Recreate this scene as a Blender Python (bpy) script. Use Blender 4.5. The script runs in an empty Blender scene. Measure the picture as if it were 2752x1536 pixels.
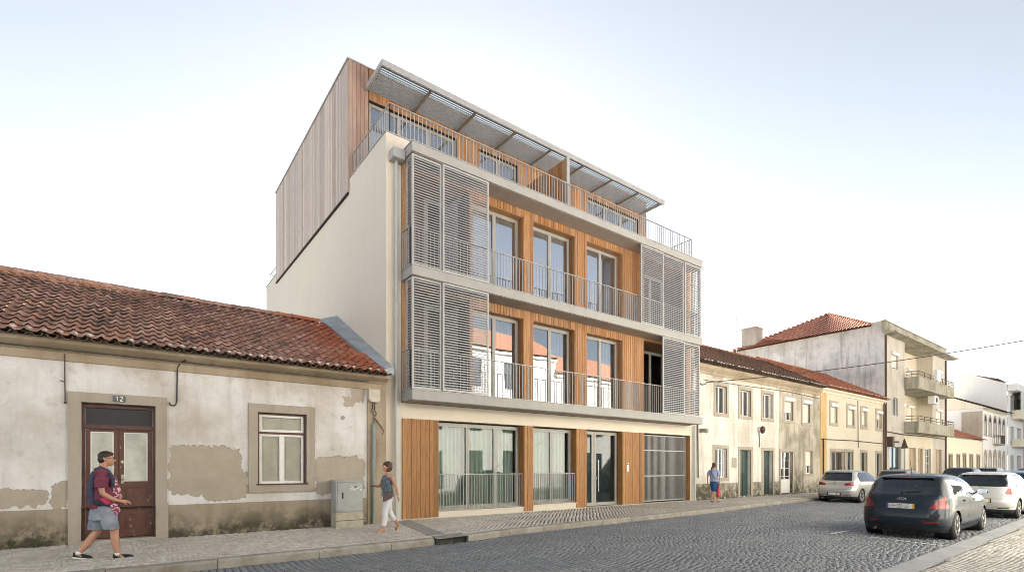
import bpy, bmesh, math, random
import numpy as np
from mathutils import Vector, Matrix, Euler
from mathutils import noise as mn
random.seed(7); R = math.radians; PI = math.pi
scn = bpy.context.scene; COL = scn.collection
ORG = {}

# ---------------------------------------------------------------- mesh helpers
class MB:
    def __init__(s): s.v = []; s.f = []; s.m = []
    def add(s, vs, fs, mi=0):
        o = len(s.v); s.v += [tuple(v) for v in vs]
        s.f += [tuple(i + o for i in f) for f in fs]; s.m += [mi] * len(fs); return s
    def box(s, x0, x1, y0, y1, z0, z1, mi=0):
        if x0 > x1: x0, x1 = x1, x0
        if y0 > y1: y0, y1 = y1, y0
        if z0 > z1: z0, z1 = z1, z0
        return s.add([(x, y, z) for z in (z0, z1) for y in (y0, y1) for x in (x0, x1)],
                     [(0, 2, 3, 1), (4, 5, 7, 6), (0, 1, 5, 4), (2, 6, 7, 3), (0, 4, 6, 2), (1, 3, 7, 5)], mi)
    def obox(s, c, e, M, mi=0):       # centre, half extents, 3x3 rotation
        c = Vector(c)
        vs = [c + M @ Vector((x * e[0], y * e[1], z * e[2])) for z in (-1, 1) for y in (-1, 1) for x in (-1, 1)]
        return s.add(vs, [(0, 2, 3, 1), (4, 5, 7, 6), (0, 1, 5, 4), (2, 6, 7, 3), (0, 4, 6, 2), (1, 3, 7, 5)], mi)
    def bar(s, p, q, w, h, up=(0, 0, 1), mi=0):
        p = Vector(p); q = Vector(q); d = q - p; L = d.length; d.normalize()
        u = Vector(up); sd = d.cross(u)
        if sd.length < 1e-4: sd = d.cross(Vector((1, 0, 0)))
        sd.normalize(); u = sd.cross(d)
        M = Matrix((d, sd, u)).transposed()
        return s.obox((p + q) / 2, (L / 2, w / 2, h / 2), M, mi)
    def prism(s, pts, vec, mi=0):
        n = len(pts); vec = Vector(vec); pts = [Vector(p) for p in pts]
        vs = pts + [p + vec for p in pts]
        fs = [tuple(range(n))[::-1], tuple(range(n, 2 * n))] + [(i, (i + 1) % n, (i + 1) % n + n, i + n) for i in range(n)]
        return s.add(vs, fs, mi)
    def quad(s, a, b, c, d, mi=0): return s.add([a, b, c, d], [(0, 1, 2, 3)], mi)
    def rings(s, rs, cap=True, closed=True, mi=0):
        n = len(rs[0]); vs = [p for r in rs for p in r]; fs = []
        for i in range(len(rs) - 1):
            for j in range(n if closed else n - 1):
                k = (j + 1) % n
                fs.append((i * n + j, i * n + k, (i + 1) * n + k, (i + 1) * n + j))
        if cap:
            fs.append(tuple(range(n))[::-1]); fs.append(tuple((len(rs) - 1) * n + j for j in range(n)))
        return s.add(vs, fs, mi)
    def tube(s, pts, r, n=8, cap=True, mi=0):
        pts = [Vector(p) for p in pts]
        rr = r if isinstance(r, (list, tuple)) else [r] * len(pts)
        rs = []; ref = Vector((0.13, 0.27, 0.95)).normalized()
        for i, p in enumerate(pts):
            a = pts[max(i - 1, 0)]; b = pts[min(i + 1, len(pts) - 1)]
            d = (b - a).normalized()
            if abs(d.dot(ref)) > .97: ref = Vector((.9, .3, .1)).normalized()
            u = d.cross(ref).normalized(); w = d.cross(u)
            rs.append([p + (u * math.cos(2 * PI * j / n) + w * math.sin(2 * PI * j / n)) * rr[i] for j in range(n)])
        return s.rings(rs, cap, mi=mi)
    def ball(s, c, rx, ry=None, rz=None, n=12, M=None, mi=0):
        ry = ry or rx; rz = rz or rx; c = Vector(c); m = n // 2 + 1; rs = []
        for i in range(1, m):
            t = PI * i / m
            ring = []
            for j in range(n):
                a = 2 * PI * j / n
                p = Vector((rx * math.sin(t) * math.cos(a), ry * math.sin(t) * math.sin(a), -rz * math.cos(t)))
                ring.append(c + (M @ p if M else p))
            rs.append(ring)
        o = len(s.v); s.rings(rs, cap=False, mi=mi); k = len(rs)
        lo = Vector((0, 0, -rz)); hi = Vector((0, 0, rz))
        s.v += [tuple(c + (M @ lo if M else lo)), tuple(c + (M @ hi if M else hi))]
        a, b = len(s.v) - 2, len(s.v) - 1
        for j in range(n):
            s.f.append((a, o + (j + 1) % n, o + j)); s.f.append((b, o + (k - 1) * n + j, o + (k - 1) * n + (j + 1) % n)); s.m += [mi, mi]
        return s
    def build(s, name, mats, parent=None, local=False, smooth=False, top=None):
        me = bpy.data.meshes.new(name); v = s.v
        org = Vector((0, 0, 0))
        if not local:
            if parent: org = ORG.get(parent.name, org)
            elif top != 0:
                A = np.array(v); org = Vector(((A[:, 0].min() + A[:, 0].max()) / 2, (A[:, 1].min() + A[:, 1].max()) / 2, A[:, 2].min()))
            v = [(a - org.x, b - org.y, c - org.z) for a, b, c in v]
        me.from_pydata(v, [], s.f)
        mats = mats if isinstance(mats, (list, tuple)) else [mats]
        for m in mats: me.materials.append(m)
        if len(mats) > 1: me.polygons.foreach_set('material_index', s.m)
        if smooth: me.polygons.foreach_set('use_smooth', [True] * len(me.polygons))
        me.update()
        o = bpy.data.objects.new(name, me); COL.objects.link(o)
        if parent: o.parent = parent
        elif not local: o.location = org
        ORG[o.name] = org
        return o

def tag(o, label=None, cat=None, group=None, kind=None):
    if label: o['label'] = label
    if cat: o['category'] = cat
    if group: o['group'] = group
    if kind: o['kind'] = kind
    return o
def thing(name, label, cat, loc=(0, 0, 0), group=None, rz=0):
    o = bpy.data.objects.new(name, None); COL.objects.link(o); o.empty_display_size = .3
    o.location = loc; o.rotation_euler = (0, 0, rz); ORG[o.name] = Vector(loc)
    return tag(o, label, cat, group)
def struct(o): o['kind'] = 'structure'; return o
def bake(o):
    dg = bpy.context.evaluated_depsgraph_get()
    dg.update(); me = bpy.data.meshes.new_from_object(o.evaluated_get(dg))
    o.modifiers.clear(); old = o.data; o.data = me; bpy.data.meshes.remove(old); return o

def np_blocks(name, C, hx, hy, ang, h, base, mat, jit=.25, seed=1):
    """many low stone blocks laid in the ground as one sheet (C: n x 2 centres)"""
    rng = np.random.default_rng(seed); n = len(C)
    hx = np.broadcast_to(hx, n) * (1 - rng.random(n) * .14); hy = np.broadcast_to(hy, n) * (1 - rng.random(n) * .14)
    ang = np.broadcast_to(ang, n) + (rng.random(n) - .5) * jit
    top = base + h + (rng.random(n) - .5) * .004
    ca, sa = np.cos(ang), np.sin(ang)
    V = np.zeros((n, 8, 3))
    for k, (sx, sy) in enumerate(((-1, -1), (1, -1), (1, 1), (-1, 1))):
        for q, sc in ((0, 1.0), (4, .78)):
            jx = 1 + (rng.random(n) - .5) * .16
            x = sx * hx * sc * jx; y = sy * hy * sc * jx
            V[:, k + q, 0] = C[:, 0] + x * ca - y * sa
            V[:, k + q, 1] = C[:, 1] + x * sa + y * ca
            V[:, k + q, 2] = (base if q == 0 else 0) + (0 if q == 0 else 1) * (top + (rng.random(n) - .5) * .0035)
    F = np.array([(4, 5, 6, 7), (0, 1, 5, 4), (1, 2, 6, 5), (2, 3, 7, 6), (3, 0, 4, 7)])
    FA = (np.arange(n)[:, None, None] * 8 + F[None]).reshape(-1)
    me = bpy.data.meshes.new(name)
    me.vertices.add(n * 8); me.vertices.foreach_set('co', V.reshape(-1))
    me.loops.add(n * 20); me.loops.foreach_set('vertex_index', FA.astype(np.int32))
    me.polygons.add(n * 5); me.polygons.foreach_set('loop_start', np.arange(0, n * 20, 4, dtype=np.int32))
    me.update(calc_edges=True); me.materials.append(mat)
    o = bpy.data.objects.new(name, me); COL.objects.link(o); return o

# ---------------------------------------------------------------- materials
class NT:
    def __init__(s, name):
        s.m = bpy.data.materials.new(name); s.m.use_nodes = True; s.t = s.m.node_tree; s.t.nodes.clear()
        s.out = s.n('ShaderNodeOutputMaterial'); s.b = s.n('ShaderNodeBsdfPrincipled')
        s.l(s.b.outputs[0], s.out.inputs[0])
    def n(s, t, **k):
        o = s.t.nodes.new(t)
        for a, b in k.items(): setattr(o, a, b)
        return o
    def l(s, a, b): s.t.links.new(a, b)
    def put(s, inp, v):
        if hasattr(v, 'is_linked') or isinstance(v, bpy.types.NodeSocket): s.l(v, inp)
        elif isinstance(v, (tuple, list)) and len(v) == 3 and inp.type == 'RGBA': inp.default_value = (*v, 1)
        else: inp.default_value = v
    def pos(s, sc=(1, 1, 1), obj=False):
        if obj: p = s.n('ShaderNodeTexCoord').outputs['Object']
        else: p = s.n('ShaderNodeNewGeometry').outputs['Position']
        mp = s.n('ShaderNodeMapping'); s.l(p, mp.inputs[0]); mp.inputs['Scale'].default_value = sc
        return mp.outputs[0]
    def xyz(s, v=None):
        v = v or s.n('ShaderNodeNewGeometry').outputs['Position']
        k = s.n('ShaderNodeSeparateXYZ'); s.l(v, k.inputs[0]); return k.outputs
    def rnd(s): return s.n('ShaderNodeNewGeometry').outputs['Random Per Island']
    def noise(s, v, scale, detail=4, rough=.55, dist=0):
        k = s.n('ShaderNodeTexNoise'); s.l(v, k.inputs['Vector']); k.inputs['Scale'].default_value = scale
        k.inputs['Detail'].default_value = detail; k.inputs['Roughness'].default_value = rough; k.inputs['Distortion'].default_value = dist
        return k.outputs['Fac']
    def ramp(s, f, st, interp='LINEAR'):
        k = s.n('ShaderNodeValToRGB'); k.color_ramp.interpolation = interp; e = k.color_ramp.elements
        while len(e) < len(st): e.new(.5)
        for q, (p, c) in zip(e, st):
            q.position = p; q.color = (*c, 1) if isinstance(c, tuple) else (c, c, c, 1)
        s.put(k.inputs[0], f); return k.outputs[0]
    def mix(s, f, a, b, mode='MIX'):
        k = s.n('ShaderNodeMix', data_type='RGBA', blend_type=mode)
        s.put(k.inputs[0], f); s.put(k.inputs[6], a); s.put(k.inputs[7], b); return k.outputs[2]
    def ma(s, op, a, b=0, c=None, clamp=False):
        k = s.n('ShaderNodeMath', operation=op, use_clamp=clamp); s.put(k.inputs[0], a); s.put(k.inputs[1], b)
        if c is not None: s.put(k.inputs[2], c)
        return k.outputs[0]
    def bump(s, h, strength=.3, dist=.02):
        k = s.n('ShaderNodeBump'); s.put(k.inputs['Height'], h); k.inputs['Strength'].default_value = strength
        k.inputs['Distance'].default_value = dist; s.l(k.outputs[0], s.b.inputs['Normal']); return k
    def col(s, c): s.put(s.b.inputs['Base Color'], c)
    def rough(s, r): s.put(s.b.inputs['Roughness'], r)

def slabmat():
    t = NT('stained_slab'); P = t.pos(); n = t.noise(P, 1.5, 5, .6); s = t.noise(t.pos((7, 7, .35)), 1., 4, .6)
    c = t.ramp(n, [(.3, (.33, .325, .305)), (.7, (.385, .375, .35))]); c = t.mix(t.ramp(s, [(.5, 0.), (.75, .35)]), c, (.28, .265, .24)); t.col(c); t.rough(.7); t.bump(t.noise(P, 40, 3), .15, .004); return t.m
def simple(name, c, rough=.6, metal=0, var=.12, sc=6, bump=0, obj=True, coat=0):
    t = NT(name); v = t.pos(obj=obj)
    n = t.noise(v, sc, 4)
    a = tuple(x * (1 - var) for x in c); b = tuple(min(1, x * (1 + var)) for x in c)
    t.col(t.ramp(n, [(.3, a), (.7, b)])); t.rough(rough); t.b.inputs['Metallic'].default_value = metal
    if coat: t.b.inputs['Coat Weight'].default_value = coat; t.b.inputs['Coat Roughness'].default_value = .03
    if bump: t.bump(t.noise(v, sc * 4, 5), bump, .01)
    return t.m

def timber(name, cols, grain=.25, knots=True, streak=0, rough=.62):
    """boards: colour per board (mesh island), grain running up the board"""
    t = NT(name); r = t.rnd(); g = t.n('ShaderNodeNewGeometry').outputs['Position']
    off = t.n('ShaderNodeVectorMath', operation='ADD'); cx = t.n('ShaderNodeCombineXYZ')
    t.l(t.ma('MULTIPLY', r, 37.), cx.inputs[2]); t.l(g, off.inputs[0]); t.l(cx.outputs[0], off.inputs[1])
    mp = t.n('ShaderNodeMapping'); mp.inputs['Scale'].default_value = (22, 22, .9); t.l(off.outputs[0], mp.inputs[0])
    n = t.noise(mp.outputs[0], 2.2, 6, .6, .6)
    c = t.ramp(r, [(i / (len(cols) - 1), k) for i, k in enumerate(cols)])
    c = t.mix(t.ramp(n, [(.3, 1.), (.62, 0.)]), c, t.mix(1, c, (1 - grain, 1 - grain * 1.15, 1 - grain * 1.3), 'MULTIPLY'))
    if knots:
        m2 = t.n('ShaderNodeMapping'); m2.inputs['Scale'].default_value = (9, 9, 2.6); t.l(off.outputs[0], m2.inputs[0])
        vo = t.n('ShaderNodeTexVoronoi'); vo.inputs['Scale'].default_value = 1.; t.l(m2.outputs[0], vo.inputs['Vector'])
        k = t.ramp(vo.outputs['Distance'], [(.06, 1.), (.17, 0.)])
        c = t.mix(t.ma('MULTIPLY', k, .55), c, (.13, .055, .022))
    if streak:
        s2 = t.noise(t.pos((3, 3, .35)), 1., 4, .6)
        c = t.mix(t.ramp(s2, [(.42, 0.), (.7, streak)]), c, (.42, .39, .36))
    t.col(c); t.rough(rough); t.bump(n, .35, .006); return t.m

def plaster(name, c, stain=(.3, .26, .2), amt=.5, patches=(), bare=(.43, .37, .295), mould=0, zmould=.0, top=None, grime=.5, axis=0, sat=1.):
    """render on a wall: mottled paint, streaks, mould near the foot, and bare patches of a fixed ragged shape"""
    t = NT(name); P = t.pos(); X = t.xyz()
    u = X[axis]; z = X[2]
    n1 = t.noise(P, .7, 6, .6); n2 = t.noise(P, 3.5, 6, .65); n3 = t.noise(t.pos((5, 5, .5)), .8, 5, .65); n4 = t.noise(P, 22, 4)
    base = t.mix(t.ramp(n4, [(.3, 0.), (.7, .35)]), c, tuple(x * .88 for x in c))
    base = t.mix(t.ramp(n1, [(.42, 0.), (.68, amt)]), base, stain)
    base = t.mix(t.ramp(n3, [(.5, 0.), (.75, grime)]), base, tuple(x * .75 for x in stain))
    base = t.mix(t.ramp(n2, [(.58, 0.), (.8, amt * .8)]), base, tuple(x * .8 for x in stain))
    h = n4
    if top is not None:     # dirty band below the cornice
        f = t.ma('SUBTRACT', z, top[0]); f = t.ma('DIVIDE', f, top[1]); f = t.ma('ADD', f, t.ma('MULTIPLY', t.ma('SUBTRACT', n2, .5), 1.6), clamp=True)
        base = t.mix(t.ma('MULTIPLY', f, .6), base, (.36, .29, .21))
    if mould:
        f = t.ma('SUBTRACT', zmould, z); f = t.ma('DIVIDE', f, mould)
        f = t.ma('ADD', f, t.ma('MULTIPLY', t.ma('SUBTRACT', n1, .5), 2.6))
        f = t.ma('MULTIPLY', t.ma('ADD', f, 0, clamp=True), t.ramp(n2, [(.36, 0.), (.52, 1.)]))
        base = t.mix(t.ma('MULTIPLY', f, .9), base, (.055, .05, .035))
    if patches:
        w = t.ma('MULTIPLY', t.ma('SUBTRACT', t.noise(P, 3.6, 7, .68), .5), .9); w2 = t.ma('MULTIPLY', t.ma('SUBTRACT', t.noise(P, 14, 3), .5), .18)
        w = t.ma('ADD', w, w2); M = None
        u = t.ma('ADD', u, t.ma('MULTIPLY', t.ma('SUBTRACT', t.noise(P, 4.5, 6, .62), .5), .34)); z = t.ma('ADD', z, t.ma('MULTIPLY', t.ma('SUBTRACT', t.noise(t.pos((1.13, 1.13, .9)), 5.1, 6, .62), .5), .34))
        for (cx, cz, rx, rz) in patches:
            a = t.ma('ABSOLUTE', t.ma('DIVIDE', t.ma('SUBTRACT', u, cx), rx)); b = t.ma('ABSOLUTE', t.ma('DIVIDE', t.ma('SUBTRACT', z, cz), rz))
            a = t.ma('POWER', a, 5.); b = t.ma('POWER', b, 5.); d = t.ma('ADD', t.ma('ADD', a, b), w)
            M = d if M is None else t.ma('MINIMUM', M, d)
        edge = t.ramp(M, [(.80, 1.), (.84, 0.)]); lip = t.ramp(M, [(.80, 0.), (.82, 1.), (.9, 0.)])
        bc = t.mix(t.ramp(n2, [(.35, 0.), (.7, .6)]), bare, tuple(x * .78 for x in bare))
        base = t.mix(t.ma('MULTIPLY', lip, .6), base, (.66, .63, .58)); base = t.mix(edge, base, bc)
        h = t.ma('SUBTRACT', t.ma('MULTIPLY', n4, .25), edge)
        t.bump(h, 1., .03)
    else: t.bump(h, .35, .008)
    t.col(base); t.rough(.88); t.b.inputs['Specular IOR Level'].default_value = .25
    return t.m

def glassmat(name, tint=(.75, .82, .85), ior=1.75, wave=.02):
    t = NT(name); t.t.nodes.remove(t.b)
    fr = t.n('ShaderNodeFresnel'); fr.inputs['IOR'].default_value = ior
    g = t.n('ShaderNodeBsdfGlossy'); g.inputs['Roughness'].default_value = .008; g.inputs['Color'].default_value = (.93, .96, 1, 1)
    tr = t.n('ShaderNodeBsdfTransparent'); tr.inputs['Color'].default_value = (*tint, 1)
    b = t.n('ShaderNodeBump'); b.inputs['Strength'].default_value = wave; b.inputs['Distance'].default_value = .05
    t.l(t.noise(t.pos(), 1.1, 1), b.inputs['Height']); t.l(b.outputs[0], g.inputs['Normal'])
    mx = t.n('ShaderNodeMixShader'); t.l(fr.outputs[0], mx.inputs[0]); t.l(tr.outputs[0], mx.inputs[1]); t.l(g.outputs[0], mx.inputs[2])
    t.l(mx.outputs[0], t.out.inputs[0]); return t.m

def tilemat(name, cols, lichen=.5, xgrad=None):
    t = NT(name); r = t.rnd(); P = t.pos()
    c = t.ramp(r, [(i / (len(cols) - 1), k) for i, k in enumerate(cols)])
    n = t.noise(P, 1.1, 6, .65); n2 = t.noise(P, 9, 5, .7)
    f = t.ma('MULTIPLY', t.ramp(n2, [(.40, 0.), (.6, 1.)]), t.ramp(n, [(.3, .25), (.6, 1.)]))
    f = t.ma('MULTIPLY', f, lichen)
    if xgrad:
        X = t.xyz(); g = t.ma('ADD', t.ma('MULTIPLY', t.ma('SUBTRACT', X[0], xgrad[0]), xgrad[1]), t.ma('MULTIPLY', t.ma('SUBTRACT', n, .5), 2.), clamp=True)
        c = t.mix(t.ma('MULTIPLY', g, .8), c, t.mix(r, (.50, .15, .065), (.36, .09, .04)))
        f = t.ma('MULTIPLY', f, t.ma('SUBTRACT', 1., t.ma('MULTIPLY', g, .75)))
    c = t.mix(f, c, (.075, .06, .05)); t.col(c); t.rough(.95); t.b.inputs['Specular IOR Level'].default_value = .08; t.bump(n2, .4, .01); return t.m

M = {}
def init_mats():
    M['cream'] = plaster('cream_render', (.70, .635, .535), stain=(.62, .555, .46), amt=.3, grime=.1)
    M['old_wall'] = plaster('old_white_render', (.73, .715, .70), stain=(.44, .385, .32), amt=.85, grime=.35, top=(3.3, 1.0),
        patches=[(1.38, 1.42, .74, .56), (1.72, 1.1, .46, .38), (4.30, 1.28, .66, .5), (-1.62, .92, .42, .17), (-1.05, .95, .13, .26), (4.75, 3.36, .2, .2), (4.5, 3.16, .13, .13), (.76, 1.86, .07, .08)])
    M['old_plinth'] = plaster('old_cement_plinth', (.36, .30, .225), stain=(.25, .20, .13), amt=.7, mould=.55, zmould=.62, grime=.6)
    M['stone'] = plaster('limestone_trim', (.42, .37, .305), stain=(.31, .26, .20), amt=.6, grime=.5)
    M['cornice'] = plaster('weathered_cornice', (.40, .33, .24), stain=(.24, .18, .11), amt=.75, grime=.6)
    M['h2_wall'] = plaster('townhouse_white_render', (.70, .67, .61), stain=(.42, .36, .28), amt=.7, grime=.65, mould=.7, zmould=.75, top=(5.2, 1.1),
        patches=[(22.1, 5.75, .5, .16), (24.7, 1.1, .25, .3), (33.0, .5, .3, .4)])
    M['h2_dirty'] = plaster('townhouse_blackened_render', (.52, .47, .38), stain=(.20, .18, .14), amt=.95, grime=.95, mould=1.1, zmould=1.3)
    M['yellow'] = plaster('yellow_render', (.62, .57, .455), stain=(.56, .47, .33), amt=.4, grime=.25)
    M['yellow_dark'] = plaster('ochre_render', (.56, .40, .20), stain=(.45, .29, .12), amt=.5, grime=.4)
    M['g3_side'] = plaster('grey_streaked_render', (.58, .58, .585), stain=(.27, .275, .28), amt=.85, grime=.9, axis=1, top=(10.3, 2.2))
    M['g3_front'] = plaster('grey_beige_render', (.52, .49, .43), stain=(.36, .32, .25), amt=.55, grime=.6)
    M['g3_yellow'] = plaster('pale_yellow_render', (.62, .57, .46), stain=(.5, .41, .25), amt=.4, grime=.3)
    M['concrete'] = plaster('mossy_concrete', (.38, .36, .29), stain=(.19, .18, .12), amt=.8, grime=.8)
    M['white'] = plaster('white_render', (.74, .73, .70), stain=(.62, .60, .56), amt=.3, grime=.25)
    M['palecream'] = plaster('pale_cream_render', (.70, .655, .52), stain=(.6, .55, .43), amt=.35, grime=.3)
    M['opp'] = plaster('sunlit_cream_render', (.88, .835, .73), stain=(.82, .76, .62), amt=.3, grime=.2)
    M['pink'] = plaster('pink_render', (.62, .34, .29), stain=(.52, .30, .25), amt=.3, grime=.2)
    M['mortar'] = simple('white_mortar', (.55, .53, .49), .9, sc=12, var=.3, bump=.3)
    M['flash'] = simple('blue_grey_fillet', (.30, .335, .36), .85, sc=3, var=.2, bump=.3)
    M['timber'] = timber('oiled_cedar_boards', [(.32, .145, .044), (.43, .215, .07), (.24, .105, .032), (.49, .25, .088), (.35, .155, .05), (.41, .20, .068)], .5)
    M['timber_hi'] = timber('cedar_boards_upper', [(.38, .175, .055), (.48, .245, .088), (.31, .135, .042), (.52, .28, .115), (.42, .195, .062), (.35, .155, .052)], .45, streak=.2)
    M['timber_gr'] = timber('weathered_cedar_boards', [(.60, .49, .415), (.46, .375, .325), (.72, .63, .56), (.53, .40, .33), (.66, .58, .53), (.44, .375, .345)], .3, streak=.3, rough=.8)
    M['timber_md'] = timber('half_weathered_boards', [(.42, .27, .19), (.36, .215, .15), (.48, .33, .25), (.33, .20, .145)], .3, streak=.4)
    M['batten'] = simple('dark_batten', (.03, .02, .014), .9)
    M['metal'] = simple('grey_painted_steel', (.38, .38, .365), .42, .0, .06, 3)
    M['slat'] = simple('aluminium_slats', (.37, .375, .375), .5, 0, .06, 2)
    M['slab'] = slabmat()
    M['soffit'] = simple('soffit', (.36, .31, .27), .8, 0, .08, 2)
    M['frame'] = simple('grey_window_frame', (.34, .33, .30), .45, 0, .05, 3)
    M['glass'] = glassmat('window_glass', (.78, .86, .88), 3.8, .03); M['glass_s'] = glassmat('sky_glass', (.80, .88, .9), 12., .03); M['glass_g'] = glassmat('clear_glass', (.80, .90, .84), 1.62, .03)
    M['glass_old'] = glassmat('old_window_glass', (.93, .94, .92), 1.5, .12)
    M['glass_car'] = glassmat('car_glass', (.62, .74, .75), 2.0, 0)
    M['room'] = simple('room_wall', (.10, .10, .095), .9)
    M['room_lit'] = simple('sky_tinted_room_wall', (.46, .50, .54), .9); M['timber_shade'] = timber('shaded_cedar_boards', [(.10, .05, .03), (.14, .07, .04), (.08, .04, .025)], .3)  # pale walls stand in for reflected sky, dark boards for shade behind louvres
    M['curtain'] = simple('white_curtain', (.74, .75, .75), .9, sc=1); M['curtain_g'] = simple('sheer_curtain', (.36, .40, .365), .9, sc=1)
    M['blind'] = simple('slatted_blind', (.50, .49, .42), .6)
    M['white_paint'] = simple('white_gloss_paint', (.76, .75, .72), .45, 0, .06, 9)
    M['shutter_cr'] = simple('cream_painted_board', (.80, .78, .68), .6, 0, .08, 5)
    M['roller'] = simple('roller_shutter', (.68, .63, .54), .55, 0, .06, 3)
    M['brown_paint'] = simple('brown_paint', (.085, .035, .025), .42, 0, .3, 7)
    M['brown_worn'] = (lambda t: (t.col(t.mix(t.ramp(t.noise(t.pos((1, 1, .5)), 16, 6, .7), [(.63, 0.), (.67, .8)]), t.ramp(t.noise(t.pos(), 3, 5), [(.3, (.085, .033, .022)), (.7, (.13, .055, .038))]), (.42, .38, .33))), t.rough(.5), t.m)[2])(NT('worn_brown_paint'))
    M['green_door'] = simple('dark_green_paint', (.025, .05, .045), .4, 0, .25, 5)
    M['blue_door'] = simple('blue_grey_paint', (.13, .19, .22), .5, 0, .15, 5)
    M['wood_door'] = simple('pale_wood_door', (.36, .26, .17), .55, 0, .12, 4)
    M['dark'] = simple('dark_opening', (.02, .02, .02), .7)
    M['cabinet'] = simple('grey_cabinet_paint', (.37, .375, .36), .5, 0, .1, 5, .1)
    M['beige_grc'] = simple('beige_concrete_base', (.42, .38, .29), .8, 0, .15, 7, .2)
    M['pipe'] = simple('grey_green_pipe', (.23, .27, .26), .5, 0, .12, 6)
    M['pipe_l'] = simple('pale_grey_pipe', (.47, .49, .48), .45, 0, .05, 6)
    M['cable'] = simple('black_cable', (.035, .03, .028), .6)
    M['rust'] = simple('rusty_iron', (.10, .06, .045), .7, .3, .3, 9)
    M['plate_blue'] = simple('slate_number_plate', (.09, .11, .125), .5)
    M['antenna'] = simple('galvanised_rod', (.4, .4, .4), .4, .6)
    M['tile_old'] = tilemat('old_clay_tiles', [(.62, .36, .28), (.33, .20, .165), (.70, .45, .36), (.44, .26, .20), (.58, .32, .23), (.24, .16, .135)], .68, (3.1, .55))
    M['tile_dark'] = tilemat('mossy_clay_tiles', [(.17, .10, .075), (.13, .085, .07), (.21, .12, .085)], .8)
    M['tile_red'] = tilemat('red_clay_tiles', [(.44, .17, .10), (.34, .13, .08), (.50, .22, .13)], .5)
    M['tile_opp'] = tilemat('orange_clay_tiles', [(.40, .20, .12), (.33, .16, .10), (.45, .25, .16)], .4)
    # ground
    t = NT('basalt_setts'); r = t.rnd(); P = t.pos(); n = t.noise(P, .45, 4, .6)
    c = t.ramp(r, [(0, (.135, .147, .165)), (.3, (.18, .192, .21)), (.6, (.155, .167, .185)), (.85, (.21, .22, .235)), (1, (.175, .18, .19))])
    c = t.mix(t.ramp(n, [(.4, 0.), (.7, .5)]), c, (.19, .19, .19)); n5 = t.noise(t.pos((.12, 1.1, 1)), 1.3, 4, .6); c = t.mix(t.ramp(n5, [(.42, 0.), (.62, .45)]), c, t.mix(1, c, (1.45, 1.42, 1.36), 'MULTIPLY')); n6 = t.noise(P, 1.7, 6, .7); c = t.mix(t.ramp(n6, [(.62, 0.), (.72, .6)]), c, (.055, .055, .057)); t.col(c); t.rough(t.ramp(t.noise(P, 3, 3), [(.3, .42), (.7, .65)])); t.bump(t.noise(P, 70, 3), .4, .005); M['sett'] = t.m
    t = NT('limestone_setts'); r = t.rnd(); P = t.pos(); n = t.noise(P, .6, 5, .65)
    c = t.ramp(r, [(0, (.44, .40, .36)), (.35, (.62, .58, .52)), (.7, (.50, .455, .40)), (1, (.70, .66, .60))])
    c = t.mix(t.ramp(n, [(.4, 0.), (.7, .65)]), c, (.36, .33, .29)); t.col(c); t.rough(.6); t.bump(t.noise(P, 60, 3), .4, .005); M['calcada'] = t.m
    t = NT('sandy_joint'); P = t.pos(); t.col(t.ramp(t.noise(P, 7, 5), [(.3, (.05, .046, .04)), (.7, (.10, .09, .075))])); t.rough(.95); M['joint'] = t.m
    t = NT('dark_joint'); P = t.pos(); t.col(t.ramp(t.noise(P, 5, 5), [(.3, (.055, .058, .064)), (.7, (.10, .10, .098))])); t.rough(.95); M['joint_dark'] = t.m
    t = NT('distant_ground'); P = t.pos(); t.col(t.ramp(t.noise(P, .2, 5), [(.3, (.10, .11, .12)), (.7, (.16, .16, .155))])); t.rough(.9); M['ground'] = t.m
    t = NT('kerb_granite'); r = t.rnd(); P = t.pos(); n = t.noise(P, 3, 6, .7)
    c = t.mix(t.ramp(n, [(.35, 0.), (.7, .9)]), t.ramp(r, [(0, (.40, .375, .335)), (1, (.30, .28, .25))]), (.20, .165, .12)); t.col(c); t.rough(.75); t.bump(t.noise(P, 30, 5), .4, .01); M['kerb'] = t.m
    M['gutter'] = simple('smooth_gutter_stone', (.30, .30, .295), .6, 0, .18, 2, .1, obj=False)
    t = NT('worn_white_line'); n = t.noise(t.pos(), 9, 5, .7); t.col((.62, .62, .6)); t.rough(.7)
    tr = t.n('ShaderNodeBsdfTransparent'); mx = t.n('ShaderNodeMixShader'); t.l(t.ramp(n, [(.42, 0.), (.52, 1.)]), mx.inputs[0]); t.l(tr.outputs[0], mx.inputs[1]); t.l(t.b.outputs[0], mx.inputs[2]); t.l(mx.outputs[0], t.out.inputs[0]); M['line'] = t.m
    M['leaf'] = simple('weed_leaf', (.06, .10, .03), .6, 0, .3, 9)
    M['rubber'] = simple('tyre_rubber', (.018, .018, .018), .8)
    M['alloy'] = simple('alloy_rim', (.50, .49, .46), .3, .8, .05)
    M['blackplastic'] = simple('black_plastic', (.015, .016, .018), .45)
    M['skin'] = simple('skin', (.50, .26, .17), .5, 0, .08, 8); M['skin'].node_tree.nodes['Principled BSDF'].inputs['Subsurface Weight'].default_value = .08
    M['hair'] = simple('dark_hair', (.022, .012, .009), .5, 0, .3, 40)
    M['hair_br'] = simple('brown_hair', (.05, .022, .014), .5, 0, .3, 40)
init_mats()

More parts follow.
